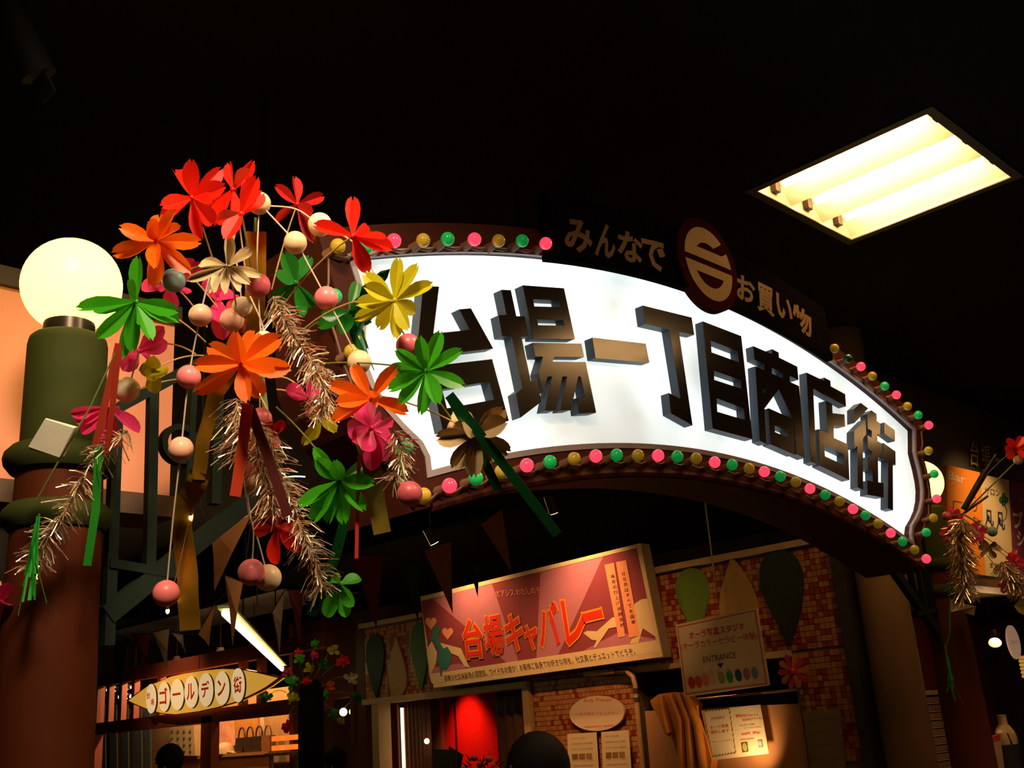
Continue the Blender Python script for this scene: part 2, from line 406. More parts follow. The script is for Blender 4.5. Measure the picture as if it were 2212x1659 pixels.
# black board with the slogan, over the crown of the arch
BYF = 3.14
bt = [(-1.33+2.66*k/24, top_z(-1.33+2.66*k/24)-.035) for k in range(25)]
tp = [(x, z+.36) for x, z in bt]
bd = obj('slogan_board', MB().prism(P3(tp+list(reversed(bt)), BYF), (0,.05,0)), M_BOARD, arch)
z6 = zm(1200,450,3.814)
for ch, q in [('み',((80,70),(308,118),(72,345))), ('ん',((345,108),(508,150),(322,390))), ('な',((512,165),(718,225),(512,418))), ('で',((705,222),(905,295),(703,470))),
              ('お',((1492,530),(1645,600),(1490,735))), ('買',((1655,595),(1800,668),(1662,835))), ('い',((1815,685),(1948,768),(1822,880))), ('物',((1950,768),(2105,865),(1962,985)))]:
    text(bd, ch, [on(*z6(*p), 1, BYF-.003) for p in q], M_GOLD, offset=.032, name='slogan_letter')
# round emblem
ec = (0.0, 2.455); R = .225
disc = obj('emblem_disc', MB().prism(P3([(ec[0]+.285*math.cos(a), ec[1]+.285*math.sin(a)) for a in [2*math.pi*k/56 for k in range(56)]], BYF-.02), (0,.05,0)), mat('emblem_maroon', (.035,.006,.005), .8, spec=.0), arch)
def arcp(r, a0, a1, n=20): return [(r*math.cos(math.radians(a0+(a1-a0)*k/n)), r*math.sin(math.radians(a0+(a1-a0)*k/n))) for k in range(n+1)]
E3 = lambda pts: P3([(ec[0]+R*x, ec[1]+R*y) for x, y in pts], BYF-.024)
upper = arcp(1.0, 47, 174)+[(-.995,.09),(.995,.09)]+arcp(1.0, 6, 30, 6)+[(.62,.38),(-.50,.38)]+arcp(.58, 138, 60, 14)
lower = arcp(1.0, 184, 356, 26)
lh = [(.60,-.32)]+[(x, y) for x, y in arcp(.66, 330, 210, 16)]+[(-.60,-.32)]
obj('emblem_mark', MB().prism(E3(upper), (0,.003,0)).prism(E3(lower), (0,.003,0), [E3(lh)]), mat('emblem_gold', (.36,.22,.07), .7, spec=.1), disc)

# festoon bulbs round the frame
M_RED = mat('bulb_red', (.85,.03,.05), .15, amt=.02, emit=(1.0,.045,.09), es=1.35)
M_GRN = mat('bulb_green', (.02,.42,.10), .15, amt=.02, emit=(.0,.55,.10), es=.22)
M_YEL = mat('bulb_yellow', (.50,.33,.03), .15, amt=.02, emit=(.6,.36,.02), es=.10)
M_DGR = mat('bulb_unlit', (.01,.09,.04), .15)
M_HOLD = mat('bulb_holder', (.20,.09,.05), .5)
M_WIRE = mat('wire', (.16,.09,.05), .6)
BLY = 3.115
bm_ = {k: mesh_of(MB().sphere((0,0,0), .0305, 18, 12), mm, smooth=True, name='bulb') for k, mm in (('r',M_RED),('g',M_GRN),('y',M_YEL),('d',M_DGR))}
holder_me = mesh_of(MB().tube([(0,YF-BLY,-.012),(0,.045,-.008),(0,.012,0)], [.024,.020,.016], 10), M_HOLD, smooth=True, name='holder')
rows = [
 [(915,1070,'y'),(971,1049,'r'),(1028,1033,'g'),(1083,1019,'y'),(1138,1005,'r'),(1188,998,'g'),(1240,991,'y'),(1287,985,'r'),(1332,983,'g'),(1378,984,'y'),(1421.6,984,'r'),(1463,986,'g'),(1503.7,990.5,'y'),(1543.8,998.4,'r'),(1581.4,1003.8,'g'),(1618,1012,'y'),(1651,1019,'r'),(1685.5,1029,'g'),(1718.8,1041,'y'),(1749.5,1055.5,'r'),(1782.4,1069,'g'),(1812.8,1083,'y'),(1842.4,1099.6,'r'),(1869.5,1113.4,'g'),(1896.6,1131.5,'y'),(1924,1151.4,'r'),(1949.4,1169.4,'g'),(1975.4,1187.5,'y'),(2001,1207,'r')],
 [(1802.6,752.6,'y'),(1832,774.6,'d'),(1859.8,791.6,'r'),(1884.3,812.2,'y'),(1911,834,'g'),(1936.4,853,'r'),(1960.3,877.3,'y'),(1983.4,896.5,'g'),(2006.2,918.2,'r'),(2005.5,973.5,'y'),(2018,1023.7,'g'),(2023.2,1077.2,'r'),(2016,1118.8,'y'),(2000.8,1150,'g')],
 [(1179,526,'r'),(1128,520,'g'),(1077,520,'y'),(1025,517,'r'),(967,516,'g'),(914,519,'y'),(851,520,'r'),(789.5,534,'g'),(730,531.5,'y'),(722,640,'g'),(760,760,'y'),(800,870,'r'),(876,964,'g')]]
for row in rows:
    pts = []
    for x, y, c in row:
        p = on(x, y, 1, BLY); bl = inst('bulb', bm_[c], p, arch)
        inst('bulb_holder', holder_me, p, bl); pts.append(Vector((p.x, YF-.012, p.z-.012)))
    path = []
    for a, c in zip(pts, pts[1:]):
        path += [a, a.lerp(c, .5)-Vector((0,.012,.018))]
    obj('cable', MB().tube(path+[pts[-1]], .005, 6), M_WIRE, arch, True)

# ================================================================== the flower spray on the near side of the arch
M_FRED = mat('plastic_red', (.88,.022,.008), .32, amt=.08, spec=.5, trans=.38)
M_FDRED = mat('plastic_deep_red', (.50,.012,.010), .35, amt=.1, trans=.38)
M_FORA = mat('plastic_orange', (.92,.15,.006), .32, amt=.08, spec=.5, trans=.40)
M_FGRN = mat('plastic_green', (.065,.46,.015), .32, amt=.12, spec=.5, trans=.42)
M_FDGR = mat('plastic_dark_green', (.016,.19,.014), .32, amt=.12, trans=.4)
M_FYEL = mat('plastic_yellow', (.62,.56,.015), .34, amt=.08, trans=.40)
M_FPNK = mat('plastic_pink', (.88,.05,.22), .32, amt=.12, trans=.42)
M_FGOLD = mat('foil_gold', (.66,.45,.22), .34, metal=.2, amt=.1)
M_FSILV = mat('foil_silver', (.86,.72,.46), .18, metal=.5, amt=.1)
M_STEM = mat('stem_tan', (.55,.33,.12), .5)
M_STEMG = mat('stem_green', (.16,.22,.05), .5)
HUB = dep(560, 770, 3.62)
def petal_mb(B, T, wr=.30, cup=.10, crease=.10, teeth=True, rnd=random):
    """folded plastic petal from B to T with a toothed tip"""
    a = T-B; Ln = a.length
    if Ln < 1e-4: return MB()
    a = a/Ln; v = (Vector((0,0,H))-B).normalized()+Vector((rnd.uniform(-.5,.5), rnd.uniform(-.5,.5), rnd.uniform(-.2,.6)))
    n = (v-a*v.dot(a)).normalized(); wv = a.cross(n)
    rows = [(0,.16),(.18,.42),(.42,.86),(.62,1.0),(.80,.86),(.92,.60)]
    cols = (-1,-.5,0,.5,1); vs = []
    for t, hw in rows:
        for c in cols:
            vs.append(B+a*(Ln*t)+wv*(c*hw*wr*Ln*.5)+n*(Ln*(crease*abs(c)*hw+cup*(t*t-.3*t))))
    tip = (.95,1.02,.90,1.02,.95) if teeth else (.965,.99,1.0,.99,.965)
    for c, t in zip(cols, tip):
        vs.append(B+a*(Ln*t)+wv*(c*(.40 if teeth else .32)*wr*Ln*.5)+n*(Ln*(crease*abs(c)*.4+cup*(t*t-.3*t))))
    fs = [(i*5+k, i*5+k+1, (i+1)*5+k+1, (i+1)*5+k) for i in range(len(rows)) for k in range(4)]
    return MB().add(vs, fs)
def curve_pts(p, q, sag=0.0, n=8, side=Vector((0,0,1))):
    return [p.lerp(q, k/n)+side*(sag*4*(k/n)*(1-k/n)) for k in range(n+1)]
def flower(label, m, c, D, tips, L=96, wr=.40, stem=True, group='plastic flowers of the left spray', seed=1, cup=.10, crease=.16, teeth=True, stem_m=None, hub=None, cat='artificial flower'):
    rnd = random.Random(seed*77+3); B = dep(c[0], c[1], D)
    t = thing('artificial_flower', label, cat, B, group)
    s = D/F; Lw = L*s
    for i, (x, y) in enumerate(tips):
        flat = dep(x, y, D)-B; d2 = Lw*Lw-flat.length_squared
        off = math.sqrt(d2) if d2 > 0 else 0.0
        sg = -1 if rnd.random() < .55 else 1
        T = dep(x, y, D+sg*min(off, Lw*.8))
        obj('petal', petal_mb(B, T, wr*rnd.uniform(.88,1.12)*min(1.6, Lw/max((T-B).length, 1e-3)), cup*rnd.uniform(.4,1.5), crease*rnd.uniform(.4,1.4), teeth, rnd), m, t, True)
    obj('centre', MB().sphere(B, 7*s, 10, 7), m, t, True)
    if stem:
        h = hub if hub is not None else HUB
        q = B.lerp(h, .55)+Vector((rnd.uniform(-.03,.03), rnd.uniform(.02,.08), rnd.uniform(-.02,.03)))
        obj('stem', MB().tube(curve_pts(B, q, rnd.uniform(.01,.04)), .0028, 6), stem_m or M_STEM, t, True)
    return t
A = lambda *p: [(x/3.95, 300+y/3.95) for x, y in p]
Bz = lambda *p: [(500+x/3.95, 300+y/3.95) for x, y in p]
Cz = lambda *p: [(x/3.95, 700+y/3.95) for x, y in p]
Dz = lambda *p: [(500+x/3.95, 700+y/3.95) for x, y in p]
Ez = lambda *p: [(x/2.968, 1100+y/2.968) for x, y in p]
Fz = lambda *p: [(500+x/2.968, 1100+y/2.968) for x, y in p]
flower('wide bright red flower at the top left of the spray', M_FRED, (415,427), 3.45, A((1640,165),(1470,320),(1880,250),(1940,395),(1365,590),(1805,590),(1410,690),(1740,860),(1790,715)), 92, seed=1)
flower('bright red flower at the very top beside its wider twin', M_FRED, (504,409), 3.62, A((1965,210),(2155,175),(2145,265),(1790,620),(1830,755),(1960,670)), 80, seed=2)
flower('bright red folded flower pointing up against the tan ball', M_FRED, (521,462), 3.26, A((2200,330),(2110,370),(1880,700),(1920,880),(2000,870),(2225,470)), 85, wr=.42, seed=3)
flower('deep red flower high on the spray behind two cream balls', M_FDRED, (642,442), 3.70, Bz((530,330),(365,400),(770,490),(400,720),(720,880),(720,640)), 72, seed=4)
flower('red flower reaching over the first festoon bulbs of the sign', M_FRED, (763,510), 3.30, Bz((1035,510),(705,750),(1120,700),(1320,870),(1380,950),(1165,1150)), 86, seed=5)
flower('big orange flower beside the glowing globe', M_FORA, (337,520), 3.40, A((1010,760),(975,980),(1240,675),(1370,680),(1510,610),(1560,770),(1730,880),(1650,1130),(1270,1260),(1340,1130)), 95, seed=6)
flower('green flower overlapping the edge of the glowing globe', M_FGRN, (294,652), 3.35, A((1190,1000),(1045,1215),(670,1470),(800,1440),(1535,1470),(1540,1560),(1120,1580))+[(209,725),(289,762),(325,738),(258,773)], 100, wr=.34, seed=7)
flower('shiny silver foil flower in the middle of the spray', M_FSILV, (491,576), 3.30, A((1935,800),(2010,760),(2120,970),(1600,1200),(1690,1110),(1770,1320),(1850,1340),(1930,1350),(2030,1330),(2160,1250),(2240,1180)), 82, wr=.30, seed=8, crease=.22)
flower('largest orange flower at the heart of the spray', M_FORA, (521,786), 3.20, [(418,791),(419,847),(458,751),(511,708),(551,725),(606,730),(630,794),(600,815),(539,872),(560,850)], 108, seed=9)
flower('orange flower over a crumpled pink one at the lower right', M_FORA, (801,862), 3.15, Dz((835,530),(1040,365),(1420,365),(1495,770),(870,840),(1300,600),(880,690)), 88, seed=10)
flower('green many-petalled flower in front of the first block letter', M_FGRN, (920,801), 3.12, Dz((1780,60),(1600,90),(1975,230),(1990,530),(1765,700),(1600,770),(1450,690),(1345,575),(1360,390),(1400,210)), 88, wr=.38, seed=11, stem_m=M_STEMG)
flower('yellow flower at the top left corner of the white panel', M_FYEL, (852,649), 3.12, Bz((1430,1020),(1610,1085),(1720,1250),(1560,1470),(1540,1640),(1390,1720),(1280,1600),(1065,1535),(1055,1420),(1110,1260),(1140,1170)), 92, wr=.36, seed=12)
flower('dark green flower shaded behind the copper tinsel', M_FDGR, (638,611), 3.62, Bz((440,970),(670,1020),(360,1170),(600,1520),(730,1420),(340,1400)), 72, wr=.5, seed=13, stem_m=M_STEMG)
flower('green flower tucked below the yellow flower', M_FDGR, (755,675), 3.52, [(691,682),(691,706),(800,628),(801,757),(771,751),(811,693),(739,730),(770,610)], 80, wr=.46, seed=14, stem_m=M_STEMG)
flower('green flower hanging low under the pink cluster', M_FGRN, (733,1039), 3.25, Dz((715,1050),(705,1135),(880,1140),(1180,1180),(1240,1370),(1130,1610),(960,1700),(590,1570),(700,1690),(840,1700)), 90, wr=.38, seed=15, stem_m=M_STEMG)
flower('small green flower lowest of all on a dark ribbon', M_FGRN, (735,1262), 3.40, Fz((820,450),(652,440),(620,690),(795,620),(735,690)), 60, wr=.55, seed=16, stem=False, teeth=False)
flower('small red flower hanging low beside two pale balls', M_FRED, (598,1140), 3.35, Fz((150,20),(300,-70),(440,260),(295,355),(165,125),(415,140)), 74, wr=.46, seed=17, teeth=False, stem_m=M_STEMG)
flower('pink flower behind the teal ball near the globe', M_FPNK, (367,612), 3.60, A((1210,1300),(1650,1020),(1590,1350),(1300,1220),(1490,1420),(1740,1070)), 66, wr=.60, seed=18, teeth=False)
flower('ruffled pink flower beneath the green one by the globe', M_FPNK, (299,758), 3.55, Cz((1400,20),(1435,150),(1030,320),(1040,400),(1270,290),(1060,250)), 60, wr=.62, seed=19, teeth=False)
flower('small yellow flower beside the green iron rail', M_FYEL, (333,800), 3.50, Cz((1180,390),(1320,260),(1430,440),(1330,590),(1240,480)), 46, wr=.70, seed=20, teeth=False)
flower('pink flower in front of the green pillar sleeve', M_FPNK, (235,880), 3.45, Cz((615,750),(660,840),(700,930),(1180,940),(1030,690),(960,1060),(840,1000)), 70, wr=.45, seed=21, teeth=False)
flower('crumpled pink flower hanging over the sign corner', M_FPNK, (802,925), 3.22, Dz((1010,900),(1000,1010),(1190,1250),(1380,900),(1150,720),(1300,1150),(1090,1090),(1330,1020),(1240,820)), 80, wr=.62, seed=22, teeth=False, cup=.2)
flower('pink flower half lost in the tinsel before the maroon frame', M_FPNK, (665,860), 3.50, Dz((455,560),(770,560),(690,740),(620,500)), 62, wr=.66, seed=23, teeth=False)
flower('gold foil flower at the foot of the first block letter', M_FGOLD, (1029,939), 3.05, [(1089,880),(1101,911),(1098,976),(1024,1030),(983,1010),(948,945),(985,893),(1000,905),(1060,990)], 88, wr=.50, seed=24, crease=.16)
flower('red flower half hidden behind the pink ball and ribbon', M_FDRED, (596,935), 3.52, [(614,930),(590,965),(572,915),(608,905)], 40, wr=.7, seed=26, teeth=False)
flower('yellow flower behind the copper tinsel strands', M_FYEL, (695,905), 3.46, Dz((610,1030),(890,940),(700,800),(850,760),(660,960)), 58, wr=.46, seed=27)
flower('long-petalled pink flower behind the peach balls', M_FPNK, (470,650), 3.62, [(482,735),(452,610),(505,640),(474,700)], 80, wr=.5, seed=28, teeth=False)
flower('pink flower cut by the left edge of the view', M_FPNK, (2,1300), 3.45, [(16,1255),(18,1310),(5,1345),(-20,1290)], 50, wr=.6, seed=25, teeth=False, hub=dep(45,1250,3.45))
flower('red flower peeping between the peach balls', M_FDRED, (520,690), 3.58, [(490,665),(528,720),(545,700),(500,650)], 48, wr=.6, seed=29, teeth=False)

# balls on strings
def ballm(n, c): return mat('ball_'+n, c, .38, amt=.05, scale=20, spec=.4)
BM = {'tan': ballm('tan', (.80,.56,.32)), 'cream': ballm('cream', (.86,.72,.46)), 'peach': ballm('peach', (.84,.44,.30)), 'pink': ballm('pink', (.82,.19,.20)),
      'dpink': ballm('rose', (.60,.10,.13)), 'teal': ballm('teal', (.17,.29,.29))}
M_CORD = mat('cord', (.62,.48,.34), .7)
def ball_string(label, pts, D, balls, cord=M_CORD, r=.0026):
    P = []
    ps = [dep(x, y, D+(dd[0] if dd else 0)) for x, y, *dd in pts]
    for i in range(len(ps)-1):
        p0 = ps[max(i-1,0)]; p1 = ps[i]; p2 = ps[i+1]; p3 = ps[min(i+2, len(ps)-1)]
        for k in range(6):
            t = k/6; P.append(.5*((2*p1)+(p2-p0)*t+(2*p0-5*p1+4*p2-p3)*t*t+(3*p1-p0-3*p2+p3)*t**3))
    P.append(ps[-1])
    t = thing('ball_string', label, 'ball string', ps[0], 'strings of balls in the left spray')
    obj('cord', MB().tube(P, r, 6), cord, t, True)
    for x, y, rp, c in balls:
        obj('ball', MB().sphere(dep(x, y, D), rp*D/F, 24, 16), BM[c], t, True)
ball_string('string of four peach and pink balls hanging past the green ring', [(452,600),(433,681),(408,814),(391,970),(373,1130),(359,1282)], 3.42, [(433,681,25,'peach'),(408,814,26,'pink'),(391,970,27,'peach'),(359,1282,29,'pink')])
ball_string('short string with peach ball and cream ball behind silver flower', [(510,560),(521,655),(501,691),(500,745)], 3.50, [(501,691,26,'peach'),(523,662,22,'cream')])
ball_string('string with rose ball under the top tan ball', [(560,439),(555,560),(557,619),(564,735)], 3.48, [(560,439,25,'tan'),(557,616,27,'dpink')])
ball_string('arching string with cream ball over the deep red flower', [(585,445),(640,452),(691,485),(765,525),(815,600),(845,645)], 3.42, [(691,485,26,'cream')])
ball_string('long string of tan, pink and cream balls crossing the sign end', [(575,455),(638,524),(668,575),(705,644),(738,705),(776,782)], 3.36, [(638,524,25,'tan'),(705,644,26,'pink'),(776,782,26,'tan')])
ball_string('string with rose ball before the first block letter', [(850,690),(875,725),(882,747),(905,785)], 3.18, [(882,747,27,'dpink')], M_STEMG)
ball_string('string with cream ball behind the big orange flower', [(540,640),(566,700),(570,740),(552,830)], 3.36, [(570,736,22,'cream')])
ball_string('string with glossy cream ball against the pillar sleeve', [(300,760),(276,842),(262,862)], 3.50, [(274,842,28,'cream')], M_STEMG)
ball_string('string with teal ball beside the pink flower', [(440,575),(415,580),(375,606),(366,625)], 3.50, [(375,606,26,'teal')], M_STEMG)
ball_string('string with pink ball behind the red ribbon', [(557,830),(560,900),(530,1020),(545,1045)], 3.52, [(563,905,25,'pink'),(530,1020,24,'pink'),(545,1042,22,'tan')])
ball_string('string with rose ball by the lowest yellow bulb', [(855,960),(868,1010),(875,1040),(885,1067)], 3.14, [(885,1067,28,'dpink')], M_STEMG)
ball_string('string with tan ball behind the gold foil flower', [(950,870),(975,905),(991,930)], 3.16, [(991,928,26,'tan')], M_STEMG)
ball_string('string with low pink ball left of the tan one', [(520,985),(535,1100),(547,1150),(543,1236)], 3.44, [(543,1236,29,'pink')])
ball_string('string with low tan ball right of the pink one', [(528,1010),(540,1110),(558,1170),(579,1248)], 3.50, [(579,1248,29,'tan')])

# ribbons and foil strips
def ribbon(label, pts, D, wpx, m, twist=0.0, cat='ribbon', bend=.0):
    P = []; ps = [dep(x, y, D+(dd[0] if dd else 0)) for x, y, *dd in pts]
    for i in range(len(ps)-1):
        for k in range(6): P.append(ps[i].lerp(ps[i+1], k/6))
    P.append(ps[-1]); wv = wpx*D/F*.5; L_, R_ = [], []
    for i, p in enumerate(P):
        tn = (P[min(i+1, len(P)-1)]-P[max(i-1, 0)]).normalized(); a = twist*i/(len(P)-1)
        s = tn.cross(FWD).normalized(); q = s*math.cos(a)+FWD*math.sin(a); p = p+FWD*(bend*math.sin(i*.9))
        L_.append(p-q*wv); R_.append(p+q*wv)
    n = len(P); mb = MB().add(L_+R_+[v+FWD*.0012 for v in L_]+[v+FWD*.0012 for v in R_],
        [f for i in range(n-1) for f in ((i,i+1,n+i+1,n+i),(2*n+i,3*n+i,3*n+i+1,2*n+i+1),(i,2*n+i,2*n+i+1,i+1),(n+i,n+i+1,3*n+i+1,3*n+i))])
    return obj('ribbon', mb, m, None, True, label, cat, 'ribbons of the left spray')
M_RBR = mat('ribbon_russet', (.36,.035,.012), .45, trans=.2)
M_RRED = mat('ribbon_red', (.60,.055,.018), .45, trans=.15)
M_RDK = mat('ribbon_wine', (.075,.010,.008), .45)
M_RGR = mat('ribbon_green', (.03,.34,.03), .35, trans=.3)
M_RFG = mat('foil_green', (.01,.13,.03), .22, metal=.7, amt=.2)
M_RGO = mat('foil_amber', (.50,.26,.02), .25, metal=.75, amt=.3, scale=14)
M_ROL = mat('ribbon_olive', (.17,.12,.012), .45, trans=.2)
ribbon('russet ribbon tail hanging before the green sleeve, left of two', [(256,742),(232,850),(205,968)], 3.30, 15, M_RBR, .4)
ribbon('russet ribbon tail hanging before the green sleeve, right of two', [(257,742),(246,850),(230,980)], 3.28, 14, M_RBR, -.3)
ribbon('bright red ribbon tail below the largest orange flower', [(535,872),(522,980),(508,1072)], 3.22, 24, M_RRED, .1)
ribbon('wine dark ribbon tail slanting down below the largest orange flower', [(541,885),(580,990),(622,1115)], 3.24, 22, M_RDK, .2)
ribbon('dark green foil ribbon crossing the white panel and arch edge', [(970,853),(1085,1000),(1205,1155)], 3.02, 22, M_RFG, .3)
ribbon('shorter dark green foil ribbon tail beside the gold flower', [(975,862),(1025,950),(1076,1058)], 3.06, 20, M_RFG, -.2)
ribbon('bright green ribbon tail hanging beside the maroon pillar', [(213,965),(207,1100),(188,1222)], 3.30, 17, M_RGR, .5)
ribbon('thin russet ribbon hanging under the pink cluster', [(776,985),(772,1100),(770,1206)], 3.22, 8, M_RRED, .3)
ribbon('amber foil strip hanging beside the green ring', [(500,800),(462,862),(440,950),(428,1036)], 3.52, 30, M_RGO, .5, bend=.006)
ribbon('dark amber foil strip hanging below the tan ball', [(553,500),(552,620),(545,760)], 3.56, 44, M_RGO, .2)
ribbon('olive ribbon end hanging at the sign corner', [(785,950),(806,1020),(812,1080),(826,1152)], 3.24, 38, M_ROL, .3)
ribbon('long dark foil strip beside the lowest pink ball', [(431,1020,-.078),(425,1050,-.06),(398,1085),(392,1130),(405,1250),(410,1362)], 3.60, 44, M_RGO, .2, bend=.005)
ribbon('curling green foil ribbon looping under the red flower', [(775,695),(790,625),(835,585,-.02),(800,640),(775,720),(808,800)], 3.40, 22, M_RFG, 1.6)
ribbon('dark green foil ribbon above the lowest green flower', [(745,1120),(725,1200),(688,1290),(672,1330)], 3.42, 22, M_RFG, .4)

# tinsel
m = bpy.data.materials.new('tinsel'); m.use_nodes = True; MATS['tinsel'] = m
nt = m.node_tree; b = nt.nodes['Principled BSDF']; b.inputs['Metallic'].default_value = .8; b.inputs['Roughness'].default_value = .25
tc = nt.nodes.new('ShaderNodeTexCoord'); nz = nt.nodes.new('ShaderNodeTexNoise'); nz.inputs['Scale'].default_value = 45
rp = nt.nodes.new('ShaderNodeValToRGB'); rp.color_ramp.elements[0].position = .35; rp.color_ramp.elements[0].color = (.9,.45,.28,1)
rp.color_ramp.elements[1].position = .62; rp.color_ramp.elements[1].color = (1,.95,.9,1)
e = rp.color_ramp.elements.new(.48); e.color = (1,.78,.48,1)
nt.links.new(tc.outputs['Object'], nz.inputs['Vector']); nt.links.new(nz.outputs['Fac'], rp.inputs[0]); nt.links.new(rp.outputs[0], b.inputs['Base Color'])
M_TIN = m
M_TGR = mat('tinsel_green', (.03,.40,.04), .35, trans=.2)
def tinsel(label, pts, D, rpx, n, seed, group='tinsel garlands of the left spray', m=M_TIN, wpx=2.2, fall=0.0):
    n = int(n*1.4) if m is M_TIN else n
    rnd = random.Random(seed); ps = [dep(x, y, D) for x, y in pts]
    t = thing('tinsel_garland', label, 'tinsel', ps[0], group)
    obj('core', MB().tube(ps, .0030*D/3.4, 6), mat('tinsel_core', (.45,.28,.12), .4, metal=.6), t, True)
    mb = MB(); s = D/F
    for i in range(n):
        f = rnd.random()*(len(ps)-1); k = min(int(f), len(ps)-2); p = ps[k].lerp(ps[k+1], f-k); ax = (ps[k+1]-ps[k]).normalized()
        d = Vector((rnd.gauss(0,1), rnd.gauss(0,1), rnd.gauss(0,1))); d = (d-ax*d.dot(ax)*.9).normalized()
        d = (d*(1-.8*fall)+ax*.30+Vector((0,0,-.12-2*fall))).normalized(); ln = rpx*s*rnd.uniform(.35,1.2); wv = d.cross(Vector((rnd.gauss(0,1), rnd.gauss(0,1), rnd.gauss(0,1)))).normalized()*(wpx*s*.5*rnd.uniform(.6,1.3))
        q = p+d*ln*.55; e2 = p+d*ln+Vector((rnd.gauss(0,.10),rnd.gauss(0,.10),-rnd.uniform(.0,.35)))*ln
        mb.add([p-wv, p+wv, q+wv, q-wv, e2+wv, e2-wv], [(0,1,2,3),(3,2,4,5)])
    obj('strands', mb, m, t, kind='stuff')
    return t
tinsel('tinsel garland hanging diagonally before the maroon pillar', [(275,930),(200,990),(150,1090),(95,1170),(60,1230)], 3.32, 46, 300, 1)
tinsel('copper tinsel garland down the left end of the sign', [(590,640),(630,720),(680,790),(705,850),(690,900)], 3.30, 46, 420, 2)
tinsel('gold tinsel garland left of the wine dark ribbon', [(545,900),(560,990),(585,1060),(590,1110)], 3.36, 50, 330, 3)
tinsel('gold tinsel garland slanting right of the wine dark ribbon', [(575,930),(605,1020),(640,1110),(670,1190),(700,1270)], 3.38, 48, 380, 4)
tinsel('tinsel tuft left of the bright red ribbon', [(510,860),(520,930),(518,990)], 3.42, 60, 170, 5)
tinsel('tinsel tuft below the crumpled pink flower', [(850,930),(868,965),(866,1000),(850,1040)], 3.20, 40, 190, 6)
tinsel('green streamer fringe tied over the pillar tinsel', [(85,1110),(72,1150)], 3.28, 135, 22, 7, m=M_TGR, wpx=7, fall=1.0)
# white paper tag on a stem
t = thing('paper_tag', 'crumpled white paper tag on a green stem before the pillar', 'tag', dep(110,1000,3.28))
q = [dep(x, y, 3.28+dd) for x, y, dd in [(97,905,0),(160,925,-.01),(128,988,0),(61,965,.01)]]
q2 = [dep(x, y, 3.30+dd) for x, y, dd in [(100,903,0),(168,922,0),(140,985,.02),(66,972,.02)]]
obj('sheet', MB().add(q+q2, [(0,1,2,3),(4,7,6,5),(0,4,5,1),(1,5,6,2),(2,6,7,3),(3,7,4,0)]), mat('paper', (.72,.66,.52), .8, amt=.06, bump=.3), t)
obj('stem', MB().tube([dep(258,742,3.3), dep(195,880,3.3), dep(130,990,3.29), dep(80,1080,3.3)], .003, 6), M_STEMG, t, True)
# tiny warm fairy lamps
M_FAIRY = mat('fairy_lamp', (1,.8,.5), .3, emit=(1,.55,.18), es=14)
for x, y, D, lb in [(412,1118,3.6,'tiny warm fairy lamp on the diagonal iron brace'),(362,1320,3.5,'tiny warm fairy lamp under the lowest pink ball'),(559,850,3.4,'tiny warm fairy lamp beside the largest orange flower')]:
    t = thing('fairy_lamp', lb, 'fairy lamp', dep(x, y, D), 'fairy lamps in the spray')
    obj('glass', MB().sphere(dep(x, y, D), 5*D/F, 10, 8, (.8,.8,1.2)), M_FAIRY, t, True)
    obj('lamp_cap', MB().tube([dep(x, y-4, D), dep(x, y-11, D)], 3*D/F, 8), M_HOLD, t, True)
    obj('lead', MB().tube([dep(x, y-8, D), dep(x+14, y-60, D+.03), dep(x+30, y-120, D+.05), HUB if y < 1000 else dep(x+45, y-190, 3.60)], .0018, 5), M_WIRE, t, True)
# trunk stem that carries the spray
obj('spray_pole', MB().tube([dep(600,1040,3.66), dep(575,900,3.64), HUB, dep(545,600,3.6), dep(552,470,3.56)], [.012,.011,.010,.008,.004], 8), M_STEMG, None, True, 'thin green pole carrying the flower spray beside the sign', 'pole')

# spotlight on the spray, hung from the ceiling behind the photographer
def spot(label, loc, aim, power, ang, blend=.6, size=.10, col=WARM, drop=None, cat='spotlight'):
    loc, aim = Vector(loc), Vector(aim); d = (aim-loc).normalized()
    t = thing('spotlight', label, cat, loc, 'track spotlights')
    q = d.to_track_quat('-Z', 'Y')
    can = MB(); n = 20; R_ = .055
    for k in range(n):
        pass
    can.tube([loc-d*.20, loc-d*.19, loc-d*.02, loc+d*.0], [.03,R_,R_,R_*1.05], n, True)
    obj('can', can, mat('spot_black', (.02,.018,.016), .35, metal=.3), t, True)
    obj('lens', MB().tube([loc+d*.001, loc+d*.004], R_*.9, n), mat('spot_lens', (.9,.8,.6), .3, emit=WARM, es=20), t, True)
    zt = drop if drop is not None else 4.95
    obj('bracket', MB().tube([loc-d*.10, Vector(((loc-d*.10).x, (loc-d*.10).y, zt))], .010, 8), MATS['spot_black'], t, True)
    ld = bpy.data.lights.new('spot_lamp', 'SPOT'); ld.energy = power; ld.color = col; ld.spot_size = math.radians(ang); ld.spot_blend = blend; ld.shadow_soft_size = size
    lo = bpy.data.objects.new('spot_lamp', ld); COL.objects.link(lo); lo.parent = t; lo.location = d*.02
    lo.rotation_mode = 'QUATERNION'; lo.rotation_quaternion = q
    return t
spot('ceiling spotlight aimed at the flower spray', (.35, .75, 4.72), (1.72, 2.80, 3.12), 820, 54, 1.0, .30, (1,.76,.48))
spot('added fill spotlight brightening the flower spray from the right', (3.1, .35, 4.72), (1.95, 2.75, 2.75), 400, 50, 1.0, .25, (1,.76,.48))  # added fill light, no such lamp seen; lifts the shadows among the petals
